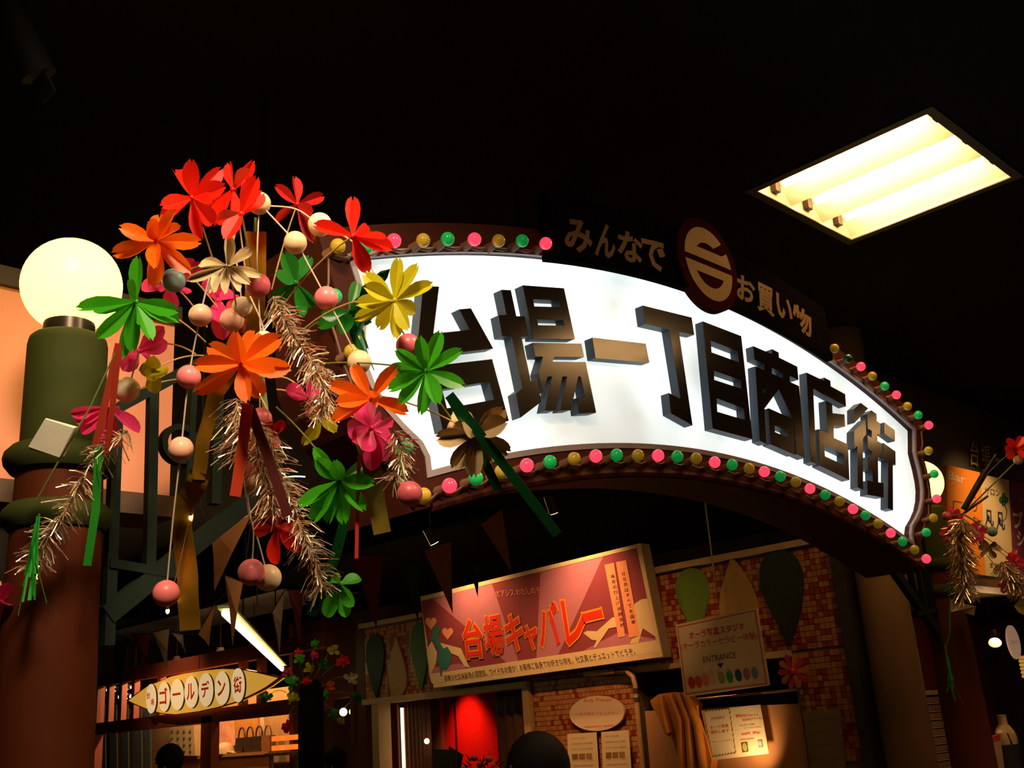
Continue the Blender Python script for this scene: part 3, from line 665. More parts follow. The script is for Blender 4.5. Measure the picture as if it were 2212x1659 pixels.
# unlit spotlight at the top left of the view
t = thing('stage_lamp', 'unlit black stage lamp hanging at the top left', 'spotlight', on(45,85,1,3.4))
c = on(45,85,1,3.4); d = (on(75,150,1,3.4)-on(30,60,1,3.4)).normalized()
M_STAGE = mat('stage_black', (.004,.0035,.003), .8, spec=.1)
obj('can', MB().tube([c-d*.14, c-d*.12, c+d*.14], [.03,.06,.062], 16), M_STAGE, t, True)
obj('yoke', MB().tube([c, Vector((c.x, c.y, 4.95))], .012, 8), M_STAGE, t, True)
obj('barn_door', MB().bar(c+d*.14, c+d*.22, Vector((0,.05,0)), Vector((.003,0,.003))), M_STAGE, t)

# ================================================================== shop row on the right side of the alley (plane X = WX)
WX = 8.8
W = lambda px, py, x=WX: on(px, py, 0, x)
M_TRIM = mat('tan_trim', (.50,.33,.18), .6)
M_GROUT = mat('grout', (.16,.10,.06), .9)
MT = [mat('tile_cream', (.46,.21,.07), .42, amt=.08, spec=.6), mat('tile_orange', (.42,.14,.04), .42, amt=.1, spec=.6), mat('tile_red', (.26,.022,.008), .42, amt=.1, spec=.6), mat('tile_pink', (.44,.17,.09), .42, amt=.1, spec=.6)]
ts = .052
tile_mb = MB().prism([(0,-.0235,-.0235),(0,.0235,-.0235),(0,.0235,.0235),(0,-.0235,.0235)], (.014,0,0))
tile_me = [mesh_of(tile_mb, mm, name='tile') for mm in MT]
fascia = struct('wall_right_fascia', MB().box(WX+.014, WX+.2, 4.72, 11.75, 2.16, 3.07), M_GROUT, label='tiled fascia wall over the shop fronts')
pier = struct('wall_right_pier', MB().box(WX+.014, WX+.2, 7.22, 8.70, 0, 2.16), M_GROUT, label='tiled pier below the cabaret sign')
pier2 = struct('wall_right_end', MB().box(WX+.014, WX+.2, 4.72, 5.36, 0, 2.16), M_GROUT, label='dark tiled pier beside the round column')
rnd = random.Random(5); n_ind = 0
def tiles(parent, y0, y1, za, zb, pred, wts, stag=False):
    global n_ind
    rest = [MB() for _ in MT]; r = 0; z = za+ts/2
    while z < zb-ts/2+1e-4:
        y = y0+ts/2+(ts/2 if (stag and r % 2) else 0)
        while y < y1-ts/2+1e-4:
            k = rnd.choices(range(4), wts)[0]
            if pred(y, z): inst('tile', tile_me[k], (WX+rnd.uniform(-.0015,.0015), y, z), parent); n_ind += 1
            else: rest[k].add([v+Vector((WX, y, z)) for v in tile_mb.v], tile_mb.f)
            y += ts
        z += ts; r += 1
    for k, mb in enumerate(rest):
        if mb.v: obj('far_tiles', mb, MT[k], parent, kind='stuff')
tiles(fascia, 4.72, 11.75, 2.16, 3.07, lambda y, z: 5.45 < y < 6.75 and z > 2.58, (5,3,5,1))
tiles(pier, 7.22, 8.70, 1.2, 2.16, lambda y, z: 7.25 < y < 8.35 and z > 1.86, (6,4,1.5,1), True)
tiles(pier2, 4.72, 5.36, 1.2, 2.16, lambda y, z: False, (4,4,5,1))
struct('trim_3', MB().box(WX-.05, WX+.2, 4.72, 11.8, 3.07, 3.13), M_TRIM)
struct('trim_4', MB().box(WX-.06, WX+.2, 8.72, 11.75, 2.09, 2.16), M_TRIM)
struct('trim_5', MB().box(WX-.06, WX+.2, 5.36, 7.22, 2.12, 2.17), M_TRIM)
struct('trim_6', MB().box(WX-.05, WX+.15, 8.70, 8.80, 0, 2.10), mat('tan_door_frame', (.45,.28,.13), .6))
struct('trim_7', MB().box(WX-.05, WX+.15, 11.42, 11.56, 0, 2.10), MATS['tan_door_frame'])
struct('wall_alley_beyond', MB().box(WX+.5, WX+.7, 11.75, 14.25, 2.25, 3.4), mat('brown_wall', (.10,.035,.02), .8))
struct('wall_alley_pier', MB().box(WX, WX+.3, 11.75, 11.93, 0, 3.2), mat('tile_dark_wall', (.12,.04,.02), .6, col2=(.05,.02,.012), scale=30))
# dark post and round column at the corner
struct('trim_8', MB().box(WX-.12, WX+.1, 4.66, 4.76, 0, 4.9), mat('post_black', (.03,.022,.017), .4))
struct('column_corner', MB().lathe([(.205,0),(.205,4.95)], 8.86, 4.42, 36), mat('column_beige', (.15,.085,.045), .75, amt=.06, spec=.1), True, label='round beige column at the corner of the shop row')

# red room behind the door
M_REDW = mat('red_wall', (.70,.02,.012), .5, amt=.05)
struct('wall_red_room', MB().box(10.3,10.4,8.2,12.2,0,2.6), M_REDW)
struct('wall_red_room_end', MB().box(8.95,10.4,12.2,12.3,0,2.6), mat('room_brown', (.10,.035,.02), .7))
struct('wall_red_room_side', MB().box(8.95,10.4,8.0,8.2,0,2.6), mat('room_brown', (.10,.035,.02), .7))
struct('ceiling_red_room', MB().box(8.95,10.4,8.2,12.2,2.5,2.6), MATS['room_brown'])
struct('trim_9', MB().box(10.285,10.3,11.68,11.71,0,2.5), mat('seam_dark', (.06,.005,.004), .6))
def curtain(label, y0, y1, x, col, z0=0.0, z1=2.09, n=9):
    pts = []; k = n*6
    for i in range(k+1): pts.append((x+.03*math.sin(i/6*2*math.pi), y0+(y1-y0)*i/k))
    mb = MB().add([(a, b, z0) for a, b in pts]+[(a, b, z1) for a, b in pts]+[(a+.006, b, z0) for a, b in pts]+[(a+.006, b, z1) for a, b in pts],
        [f for i in range(k) for f in ((i,i+1,k+1+i+1,k+1+i),(2*(k+1)+i,3*(k+1)+i,3*(k+1)+i+1,2*(k+1)+i+1))])
    return obj('curtain', mb, mat(col[0], col[1], .6, amt=.2, scale=14), None, True, label, 'curtain')
curtain('brown pleated curtain at the left of the red doorway', 10.75, 11.4, 9.05, ('curtain_brown', (.20,.07,.035)))
curtain('dark brown curtain at the right of the red doorway', 8.82, 9.55, 9.05, ('curtain_dark', (.13,.055,.03)), n=5)
def tube_lamp(name, label, p, q, r, es, col, cat='tube lamp', hang=None):
    t = thing(name, label, cat, p); p, q = Vector(p), Vector(q); d = (q-p).normalized()
    obj('tube', MB().tube([p, q], r, 12), mat('glow_'+name+'%d' % int(es*10), (.9,.9,.8), .3, emit=col, es=es), t, True)
    if hang: obj('hanger', MB().tube([(p+q)/2, Vector((((p+q)/2).x, ((p+q)/2).y, hang))], .006, 6), M_DARK, t)
    for a, s_ in ((p, -1), (q, 1)): obj('end_cap', MB().tube([a, a+d*s_*.04], r*1.15, 12), M_SOCK, t, True)
    return t
tube_lamp('strip_light', 'tall thin warm strip light at the left of the doorway', (9.0, 11.25, .9), (9.0, 11.25, 2.02), .020, 3.0, (1,.75,.40))
t = thing('pendant_bulb', 'single bright round bulb hanging in the red doorway', 'bulb', W(922,1601,8.9)); c = W(922,1601,8.9)
obj('bulb', MB().sphere(c, .032, 16, 10), mat('hot_bulb', (1,.9,.6), .3, emit=(1,.72,.35), es=12), t, True)
obj('cord', MB().tube([c+Vector((0,0,.03)), Vector((c.x, c.y, 2.1))], .004, 6), M_DARK, t)
ld = bpy.data.lights.new('red_room_lamp', 'SPOT'); ld.energy = 130; ld.color = (1,.16,.07); ld.spot_size = math.radians(75); ld.spot_blend = 1; ld.shadow_soft_size = .08
t = thing('downlight', 'small downlight over the red wall', 'downlight', (9.85, 11.4, 2.47))
obj('rim', MB().lathe([(.07,2.46),(.07,2.5)], 9.85, 11.4, 20), M_FRAME, t, True)
lo = bpy.data.objects.new('red_room_lamp', ld); COL.objects.link(lo); lo.parent = t; lo.location = (0,0,-.02)
lo.rotation_euler = Vector((.42,0,-1)).to_track_quat('-Z', 'Y').to_euler()

# ---- cabaret sign
CX = 8.56
z8 = zm(880,1150,3.814); K = lambda *p: [on(*z8(*q), 0, CX) for q in p]
cab = thing('cabaret_sign', 'big tilted cabaret signboard with red title over purple rays', 'signboard', K((1150,1150))[0])
outer = K((105,530),(1915,90),(2100,1025),(215,1282))
obj('box', MB().prism([p+Vector((.012,0,0)) for p in outer], (.14,0,0)), mat('sign_box', (.20,.14,.08), .6), cab)
fld = K((112,565),(1890,128),(2048,888),(180,1168))
fm_ = MB()
for i_ in range(4): fm_.prism([outer[i_], outer[(i_+1) % 4], fld[(i_+1) % 4], fld[i_]], (.02,0,0))
obj('frame', fm_, mat('sign_frame_cream', (.72,.53,.30), .55), cab)
def art(name, pts, m, lift, par=cab): return obj(name, MB().prism([p-Vector((lift,0,0)) for p in pts], (.0012,0,0)), m, par)
face = obj('face', MB().prism([p+Vector((.004,0,0)) for p in fld], (.01,0,0)), ink('plum', (.27,.05,.075)), cab)
M_MAUVE = ink('mauve', (.47,.17,.25)); M_BONE = ink('bone', (.74,.55,.33)); M_SALM = ink('salmon', (.86,.33,.18))
for pts in ([(205,545),(372,502),(445,750)], [(372,502),(697,425),(912,1060),(815,1075),(640,900),(445,750)], [(1095,328),(1612,200),(1240,1012),(1062,1040)], [(1430,985),(1735,825),(2048,880),(2046,888)], [(180,1168),(175,1120),(420,1080),(520,1112)]):
    art('ray', K(*pts), M_MAUVE, -.002, face)
art('caption_band', K((180,1168),(2048,888),(2075,985),(200,1245)), M_BONE, .001, face)
# dancers' legs, dress and hearts
art('leg_shape', K((1450,830),(1480,812),(1560,815),(1690,700),(1720,700),(1730,780),(1660,790),(1600,880),(1550,950),(1535,945),(1560,890),(1520,885)), M_BONE, .001, face)
art('leg_shape', K((1870,590),(1930,550),(1975,545),(2045,860),(2000,830),(1940,790),(1905,910),(1830,925),(1850,880),(1890,860)), M_BONE, .001, face)
art('leg_shape', K((165,960),(200,895),(245,990),(235,1080),(195,1165),(165,1030)), M_BONE, .001, face)
art('leg_shape', K((250,905),(440,955),(500,1090),(515,1115),(470,1105),(420,1020),(330,985)), M_BONE, .001, face)
art('dress_shape', K((215,780),(255,765),(270,800),(250,850),(265,900),(300,960),(330,940),(365,1000),(350,1090),(320,1130),(290,1120),(285,1190),(272,1180),(265,1105),(240,1060),(262,980),(215,890),(175,900),(205,850)), ink('teal', (.035,.20,.18)), .0025, face)
for hx, hy in ((195,745), (332,830)):
    pts = []
    for k in range(24):
        a = 2*math.pi*k/24; pts.append((hx+2.9*16*math.sin(a)**3, hy-3.6*(13*math.cos(a)-5*math.cos(2*a)-2*math.cos(3*a)-math.cos(4*a))))
    art('heart', K(*pts), M_SALM, .002, face)
art('strip', K((1625,268),(1703,250),(1795,855),(1740,868)), M_SALM, .002, face)
art('strip', K((1718,245),(1803,228),(1915,850),(1830,868)), M_SALM, .002, face)
M_TRED = ink('title_red', (.72,.03,.012)); M_TOR = ink('title_orange', (.80,.30,.03)); M_INK = ink('black', (.03,.018,.012))
for ch, q in [('台',((445,728),(605,705),(478,1045))), ('場',((618,700),(765,668),(655,1030))), ('キ',((790,700),(930,650),(830,1000))), ('ャ',((950,775),(1062,752),(985,975))), ('バ',((1062,602),(1232,570),(1098,950))), ('レ',((1262,565),(1430,560),(1318,930))), ('ー',((1440,672),(1600,630),(1456,740)))]:
    text(face, ch, K(*q), M_TOR, (-.004,0,0), offset=.055, pad=.02, name='title_outline')
    text(face, ch, K(*q), M_TRED, (-.007,0,0), offset=.02, name='title_letter')
text(face, 'オアシス わたしのド', K((722,480),(1085,445),(738,535)), M_SALM, (-.004,0,0), name='subtitle')
text(face, '豪華な社交場最高の雰囲気。ワイドなお遊び！お客様ご自身でお好きな唄を、社交員とデュエットでどうぞ。', K((300,1180),(1865,950),(312,1228)), M_INK, (-.004,0,0), name='caption')['kind'] = 'stuff'
for s_, a, b_ in (('端数切り上げ迷朗会計', (1690,362), (1768,762)), ('社交員はすべて有国籍', (1778,342), (1860,738))):
    for i, ch in enumerate(s_):
        f = i/(len(s_)-1); x = a[0]+(b_[0]-a[0])*f; y = a[1]+(b_[1]-a[1])*f
        text(face, ch, K((x-14,y-12),(x+16,y-20),(x-10,y+18)), M_INK, (-.005,0,0), name='strip_letter')
spot('spotlight over the right half of the cabaret sign', (8.0, 7.4, 3.75), (8.7, 7.6, 2.5), 95, 110, 1, .05, (1,.5,.18))
spot('spotlight over the left half of the cabaret sign', (8.0, 9.3, 3.75), (8.7, 9.2, 2.5), 95, 110, 1, .05, (1,.5,.18))

# ---- cut-out plates on the fascia
def drop(label, cx, cy, w_, h_, up, m, x=WX-.035):
    """tear-drop board; up: round end at the top"""
    pts = []
    for k in range(40):
        t_ = 2*math.pi*k/40; u = math.sin(t_)*math.sin(t_/2)**1.3; v = math.cos(t_)
        pts.append((u, v))
    c = W(cx, cy, x); s_ = 1 if up else -1
    # local: width along -Y, height along Z; round end opposite the tip (v = +1 is the tip)
    P_ = [Vector((x, c.y-u*w_*.82, c.z-s_*v*h_/2)) for u, v in pts]
    return obj('teardrop_plate', MB().prism(P_, (.025,0,0)), m, None, False, label, 'wall ornament', 'teardrop cut-outs on the tiled fascia')
M_PG = mat('plate_green', (.11,.19,.02), .5); M_PT = mat('plate_tan', (.46,.25,.075), .5); M_PD = mat('plate_dark_green', (.017,.026,.012), .6)
drop('olive green teardrop board behind the entrance notice', 1497, 1300, .33, .66, True, M_PG)
drop('tan teardrop board with its point up above the entrance notice', 1590, 1282, .36, .72, False, M_PT)
drop('dark green teardrop board at the dim end of the fascia', 1692, 1290, .38, .88, True, M_PD)
drop('tan teardrop board with round end down, left of the cabaret sign', 857, 1440, .30, .74, False, M_PT)
drop('green teardrop board touching the cabaret sign edge', 907, 1418, .30, .82, True, mat('plate_bright_green', (.05,.13,.025), .5))
drop('darkest teardrop board far left on the fascia', 810, 1440, .32, .82, True, M_PD)

# ---- entrance notice hung by a rod
z9 = zm(1350,1180,3.464); NX = 8.45; G = lambda *p: [on(*z9(*q), 0, NX) for q in p]
nt_ = thing('entrance_notice', 'cream aura photo studio entrance notice hanging crooked from a rod', 'notice', G((700,850))[0])
nb = obj('board', MB().prism(G((378,588),(985,460),(1078,1040),(445,1128)), (.02,0,0)), mat('notice_cream', (.62,.46,.29), .6, amt=.04), nt_)
q_ = G((390,602),(975,477),(1065,1030),(457,1112)); qi = G((397,610),(968,486),(1057,1023),(463,1103))
obj('border', MB().prism([p-Vector((.001,0,0)) for p in q_], (.001,0,0), [[p-Vector((.001,0,0)) for p in qi]]), ink('rose_line', (.50,.07,.05)), nb)
M_ROSE = ink('rose', (.52,.02,.035))
text(nb, 'オーラ写真スタジオ', G((475,640),(888,565),(485,698)), M_ROSE, (-.003,0,0), offset=.012)
text(nb, '(オーラカラーセラピー体験)', G((415,725),(985,635),(425,790)), M_ROSE, (-.003,0,0))
text(nb, 'ENTRANCE', G((583,828),(828,788),(590,872)), ink('notice_dark', (.06,.045,.04)), (-.003,0,0))
obj('arrow', MB().prism([p-Vector((.003,0,0)) for p in G((688,880),(740,872),(718,912))], (.001,0,0)), M_INK, nb)
for i, (x, y, c_) in enumerate([(500,1020,(.45,.03,.02)),(552,1013,(.50,.06,.03)),(607,1003,(.55,.16,.08)),(663,990,(.55,.38,.20)),(725,985,(.22,.25,.05)),(785,978,(.03,.22,.10)),(850,966,(.02,.05,.14)),(912,955,(.30,.10,.14)),(973,946,(.14,.22,.30))]):
    pts = [(x+25*math.cos(a)+6*math.sin(a), y+46*math.sin(a)) for a in [2*math.pi*k/20 for k in range(20)]]
    obj('oval_mark', MB().prism([p-Vector((.003,0,0)) for p in G(*pts)], (.001,0,0)), ink('oval%d' % i, c_), nb)
rp_ = on(1540,1222,0,NX)
obj('rod', MB().tube([rp_-Vector((0,0,.28)), Vector((rp_.x, rp_.y, 4.95))], .008, 8), mat('rod_steel', (.25,.2,.15), .4, metal=.7), nt_, True)

# ---- under the fascia, right of the pier: maroon booth, rail, coat, partition, offer sheet
struct('wall_booth', MB().box(9.5,9.6,5.2,7.3,0,2.16), M_MAROONWALL)
part_ = MB().prism([on(1393,1536,0,8.70),on(1722,1520,0,8.70),on(1738,1659,0,8.70)-Vector((0,0,1.1)),on(1402,1659,0,8.70)-Vector((0,0,1.1))], (.03,0,0))
obj('partition_panel', part_, mat('partition_tan', (.50,.24,.10), .6, amt=.05), None, False, 'tan low partition panel behind the hanging coat', 'partition')
a, b_ = on(1490,1512,0,8.66), on(1724,1489,0,8.66)
t = thing('clothes_rail', 'thin chrome clothes rail above the tan partition', 'rail', (a+b_)/2)
obj('rail', MB().tube([a, b_], .012, 10), mat('chrome', (.7,.5,.3), .2, metal=.9), t, True)
for p in (a, b_): obj('post', MB().tube([p, Vector((p.x, p.y, .0))], .012, 10), MATS['chrome'], t, True)
# coat draped over the rail end
zc = zm(1350,1180,3.464)
t = thing('coat', 'orange coat draped over the rail beside the offer sheet', 'coat', on(1470,1659,0,8.55))
cp = [(188,1155),(250,1108),(330,1095),(440,1098),(495,1135),(535,1190),(540,1270),(600,1420),(650,1600),(640,1659),(655,1760),(420,1760),(415,1659),(395,1500),(360,1400),(320,1420),(295,1400),(255,1290),(200,1190)]
obj('body', MB().prism([on(*zc(*p), 0, 8.56) for p in cp], (.10,0,0)), mat('coat_orange', (.62,.22,.03), .8, amt=.2, scale=6, bump=.5), t, True)
for k, (xa, ya, xb, yb, xc, yc) in enumerate([(270,1120,300,1300,330,1400),(340,1110,420,1300,430,1659),(400,1105,480,1300,500,1659),(460,1120,540,1320,590,1659)]):
    obj('fold', MB().tube([on(*zc(xa,ya),0,8.55), on(*zc(xb,yb),0,8.54), on(*zc(xc,yc),0,8.54)], [.03,.045,.04], 10), MATS['coat_orange'], t, True)
# offer sheet
z10 = zm(1480,1480,5.821); OX = 8.58; S = lambda *p: [on(*z10(*q), 0, OX) for q in p]
t = thing('offer_sheet', 'brightly lit laminated offer sheet on the tan partition', 'poster', S((630,900))[0])
sb = obj('sheet', MB().prism(S((205,318),(945,245),(1055,862),(340,945)), (.006,0,0)), mat('sheet_white', (.80,.68,.50), .45, amt=.03), t)
M_SR = ink('sheet_red', (.60,.05,.03)); M_SO = ink('sheet_orange', (.60,.16,.03)); M_SG = ink('sheet_grey', (.30,.22,.14))
lf = (-.002,0,0)
text(sb, '初対面記念', S((325,405),(500,385),(330,440)), M_SG, lf)
text(sb, 'オーラ写真', S((312,515),(545,488),(318,558)), M_SR, lf)
text(sb, '撮影します', S((320,575),(552,548),(325,618)), M_SR, lf)
text(sb, 'グループ、カップルでも', S((340,705),(590,680),(345,725)), M_SR, lf)
text(sb, '期間限定スペシャル', S((635,375),(918,355),(640,412)), M_SO, lf, offset=.02)
text(sb, '記念限定プライス」', S((718,425),(960,400),(725,455)), M_SO, lf, offset=.02)
text(sb, 'フルレポート付24P', S((678,500),(875,478),(682,525)), M_INK, lf)
text(sb, '(カウンセリングなし)', S((740,535),(950,510),(745,558)), M_INK, lf)
text(sb, '2625円（税込）', S((705,600),(945,575),(710,635)), M_SR, lf, offset=.02)
for pts, m_ in (([(703,722),(783,712),(798,835),(722,848)], ink('photo_dark', (.12,.10,.03))), ([(912,690),(970,685),(985,775),(930,785)], ink('photo_grey', (.20,.18,.15))), ([(692,682),(865,662),(868,678),(696,700)], ink('pinkbar', (.75,.28,.22)))):
    obj('picture', MB().prism([p-Vector((.002,0,0)) for p in S(*pts)], (.001,0,0)), m_, sb)
for x, y, r1_, r2_, c_ in ((752,778,28,52,(.40,.45,.12)),(945,733,22,38,(.40,.46,.46))):
    obj('aura_oval', MB().prism([p-Vector((.0035,0,0)) for p in S(*[(x+r1_*math.cos(a_)+.15*r2_*math.sin(a_), y+r2_*math.sin(a_)) for a_ in [2*math.pi*k/20 for k in range(20)]])], (.001,0,0)), ink('aura%d' % x, c_), sb)
M_VINE = ink('vine', (.30,.22,.06))
for pts in ([(240,335),(560,300),(640,850),(350,895)],):
    q3 = S(*pts); vb = MB()
    for a_, b2 in zip(q3, q3[1:]+q3[:1]):
        nn = 26; path = [a_.lerp(b2, k/nn)+Vector((-.003, 0, .008*math.sin(k*1.9)))+Vector((0,.006*math.cos(k*1.9),0)) for k in range(nn+1)]
        vb.tube(path, .0022, 4)
    obj('vine_border', vb, M_VINE, sb)
pl = on(1640,1682,0,8.36)
ld = bpy.data.lights.new('clip_lamp', 'SPOT'); ld.energy = 22; ld.color = WARM; ld.spot_size = math.radians(110); ld.spot_blend = 1; ld.shadow_soft_size = .03
t = thing('clip_lamp', 'small clip lamp below the offer sheet', 'lamp', pl)
obj('shade', MB().tube([pl+Vector((-.05,0,-.06)), pl+Vector((-.03,0,-.03)), pl], [.02,.035,.05], 14), M_FRAME, t, True)
obj('arm', MB().tube([pl+Vector((-.05,0,-.06)), Vector((8.68, pl.y, pl.z-.12)), Vector((8.70, pl.y, pl.z-.12))], .008, 8), M_FRAME, t, True)
lo = bpy.data.objects.new('clip_lamp_light', ld); COL.objects.link(lo); lo.parent = t; lo.location = (.012,.0,.012)
lo.rotation_euler = (S((700,640))[0]-pl).to_track_quat('-Z', 'Y').to_euler()

# ---- on the pier: oval sign, two info sheets, pipe
ov = thing('oval_sign', 'pale oval body therapy sign on the tiled pier', 'sign', on(1290,1577,0,8.74)); z11 = zm(800,1400,3.687)
Q = lambda *p: [on(*z11(*q), 0, 8.74) for q in p]
ob = obj('plate', MB().prism(Q(*[(1803+217*math.cos(a), 520+140*math.sin(a)-.03*217*math.cos(a)) for a in [2*math.pi*k/48 for k in range(48)]]), (.03,0,0)), mat('oval_cream', (.74,.55,.42), .3, amt=.03), ov)
text(ob, 'Body Therapy', Q((1700,402),(1925,392),(1702,440)), ink('oval_rose', (.60,.12,.12)), (-.002,0,0))
text(ob, '〜カラダのリラックス〜', Q((1635,512),(1975,505),(1637,540)), MATS['ink_oval_rose'], (-.002,0,0))
text(ob, 'relaxation space', Q((1705,618),(1935,605),(1707,638)), MATS['ink_oval_rose'], (-.002,0,0))
for lb, c4, ln in (('left white information sheet under the oval sign', ((1568,685),(1800,670),(1835,1200),(1590,1200)), 9), ('right white information sheet under the oval sign', ((1838,668),(2058,652),(2095,1200),(1862,1200)), 9)):
    t = thing('information_sheet', lb, 'poster', Q((c4[3][0], c4[3][1]))[0], 'sheets under the oval sign')
    q4 = Q(*c4); sh = obj('paper', MB().prism(q4, (.004,0,0)), mat('info_paper', (.70,.55,.38), .6, amt=.05), t)
    u = q4[1]-q4[0]; v = (q4[3]-q4[0])
    for k in range(ln):
        s0 = q4[0]+u*.14+v*(.06+.085*k)-Vector((.003,0,0)); wd = u*(.72 if k % 3 else .5)
        if k in (3,): 
            for j in range(3): obj('picture', MB().prism([s0+u*(.24*j)*1.0, s0+u*(.24*j+.2), s0+u*(.24*j+.2)+v*.08, s0+u*(.24*j)+v*.08], (.001,0,0)), ink('sepia%d' % j, (.22+.06*j,.12+.03*j,.06)), sh)
        else: text(sh, 'お客様のお身体に合わせた施術' if k % 2 else 'ボディケアのご案内', [s0, s0+wd, s0+v*.026], M_SG)
t = thing('corner_pipe', 'bent tan pipe with dark joints framing the tiled pier', 'pipe', on(1390,1659,0,8.68))
pp = [on(1262,1456,0,8.68), on(1330,1450,0,8.68), on(1355,1451,0,8.68), on(1367,1462,0,8.68), on(1372,1480,0,8.68), Vector((8.68, on(1392,1659,0,8.68).y+.02, .0))]
obj('pipe', MB().tube(pp, .026, 12), mat('pipe_tan', (.50,.30,.16), .35), t, True)
for p, q5 in ((pp[1],pp[2]), (pp[4]-Vector((0,0,.03)), pp[4]-Vector((0,0,.08))), (pp[4]-Vector((0,0,.12)), pp[4]-Vector((0,0,.16)))):
    obj('joint', MB().tube([p, q5], .031, 12), mat('joint_dark', (.06,.035,.025), .4), t, True)
# menu board on the dark pier, flower cut-out
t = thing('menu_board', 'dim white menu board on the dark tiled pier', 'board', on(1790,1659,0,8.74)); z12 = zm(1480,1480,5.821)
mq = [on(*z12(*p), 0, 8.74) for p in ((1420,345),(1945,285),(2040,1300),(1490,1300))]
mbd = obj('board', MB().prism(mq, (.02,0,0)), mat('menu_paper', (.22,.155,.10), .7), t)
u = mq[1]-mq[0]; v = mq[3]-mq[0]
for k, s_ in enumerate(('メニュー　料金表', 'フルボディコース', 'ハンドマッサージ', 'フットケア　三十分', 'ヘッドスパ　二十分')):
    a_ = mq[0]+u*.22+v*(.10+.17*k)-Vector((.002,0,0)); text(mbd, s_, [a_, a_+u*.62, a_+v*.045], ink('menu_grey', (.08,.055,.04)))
t = thing('flower_cutout', 'orange and red flower cut-out beside the booth', 'wall ornament', on(1712,1485,0,8.6))
fc_ = on(1712,1450,0,8.6)
for k in range(10):
    a_ = 2*math.pi*k/10; d_ = Vector((0, math.cos(a_), math.sin(a_))); n_ = Vector((0, -math.sin(a_), math.cos(a_)))
    obj('petal', MB().prism([fc_+d_*.02-n_*.01, fc_+d_*.13-n_*.03, fc_+d_*.155, fc_+d_*.13+n_*.03, fc_+d_*.02+n_*.01], (.01,0,0)), mat('cutout_orange', (.60,.20,.03), .5) if k % 2 else mat('cutout_red', (.50,.03,.06), .5), t)
obj('centre', MB().sphere(fc_, .035, 12, 8), MATS['cutout_red'], t, True)
# flower bucket and cards at the doorway
t = thing('bouquet', 'dark red bouquet in front of the red doorway', 'bouquet', on(1040,1700,0,7.9)-Vector((0,0,.5)))
bc = on(1040,1665,0,7.9); rb = random.Random(9)
obj('vase', MB().lathe([(.10,bc.z-1.2),(.13,bc.z-.4),(.16,bc.z-.12)], bc.x, bc.y, 18), M_DARK, t, True)
lv = MB()
for k in range(60):
    d_ = Vector((rb.gauss(0,1), rb.gauss(0,1), abs(rb.gauss(0,1))*.9)).normalized()*rb.uniform(.10,.27); p = bc+d_+Vector((0,0,-.08)); s_ = d_.cross(Vector((rb.random(),rb.random(),rb.random()))).normalized()*.018
    lv.add([p-d_*.2-s_, p-d_*.2+s_, p+d_*.15], [(0,1,2)])
obj('foliage', lv, mat('dried_leaf', (.10,.03,.02), .6), t, kind='stuff')
for k in range(9):
    d_ = Vector((rb.gauss(-.4,.5), rb.gauss(0,1), abs(rb.gauss(0,.7)))).normalized()*.2
    obj('blossom', MB().sphere(bc+d_-Vector((0,0,.06)), .04, 10, 7, (1,1,.8)), mat('blossom_rose', (.35,.06,.05), .6), t, True)
for lb, pts in (('dark card standing left of the bouquet', ((935,1618),(985,1620),(985,1720),(940,1720))), ('dark folded card leaning on the bouquet', ((970,1612),(1000,1630),(985,1720),(955,1720)))):
    obj('display_card', MB().prism([on(*p,0,8.0+.1*(pts[0][0] > 950)) for p in pts], (.01,0,0)), mat('card_dark', (.06,.05,.03), .7), None, False, lb, 'card')

# ================================================================== shop front facing the arch at the far right (plane Y = 4.6)
SY = 4.75
Yp = lambda px, py, y=SY: on(px, py, 1, y)
struct('wall_shop_fascia', MB().box(9.3,17.5,SY+.02,SY+.3,4.0,4.95), mat('fascia_grey', (.075,.06,.045), .5, amt=.15, scale=20))
zr = zm(2000,880,3.949); V = lambda y, *p: [on(*zr(*q), 1, y) for q in p]
fl = bpy.data.objects['wall_shop_fascia']
for ch, q in (('台',((378,280),(450,305),(380,490))), ('場',((470,310),(545,335),(475,505))), ('一',((565,420),(632,440),(565,450)))):
    text(fl, ch, V(SY-.01, *q), mat('fascia_letter', (.55,.40,.20), .6), name='fascia_letter')
def signboard(label, pts, m, name='shop_board', side=None):
    t = thing(name, label, 'signboard', V(SY-.1, pts[3])[0], 'bar signboards over the right shop')
    b2 = obj('board', MB().prism(V(SY-.1, *pts), (0,.12,0)), m, t); return b2
z0_ = lambda x: None
o1 = signboard('orange bar signboard beside the far globe', ((172,488),(462,555),(512,1455),(200,1440)), mat('board_orange', (.80,.24,.02), .5, amt=.05))
text(o1, 'Bar', V(SY-.103,(188,535),(335,580),(192,612)), ink('bar_cream', (.80,.50,.25)), offset=.03)
for i, ch in enumerate('まつお'): text(o1, ch, V(SY-.103,(375+12*i,690+115*i),(425+12*i,705+115*i),(380+12*i,770+115*i)), ink('bar_dark', (.12,.03,.01)))
obj('line_mark', MB().prism(V(SY-.103,(233,795),(312,808),(312,815),(240,803),(240,930),(233,930)), (0,.001,0)), MATS['ink_bar_dark'], o1)
o2 = signboard('cream salon signboard with a green clover', ((466,570),(708,620),(748,1470),(512,1455)), mat('board_cream', (.62,.46,.25), .5, amt=.04))
text(o2, 'サロン', V(SY-.103,(502,680),(630,705),(505,740)), ink('salon_black', (.05,.035,.02)))
for i, ch in enumerate('凡凡'): text(o2, ch, V(SY-.103,(502+96*i,868+18*i),(575+96*i,880+18*i),(508+96*i,1012+34*i)), ink('salon_navy', (.03,.03,.07)), offset=.02)
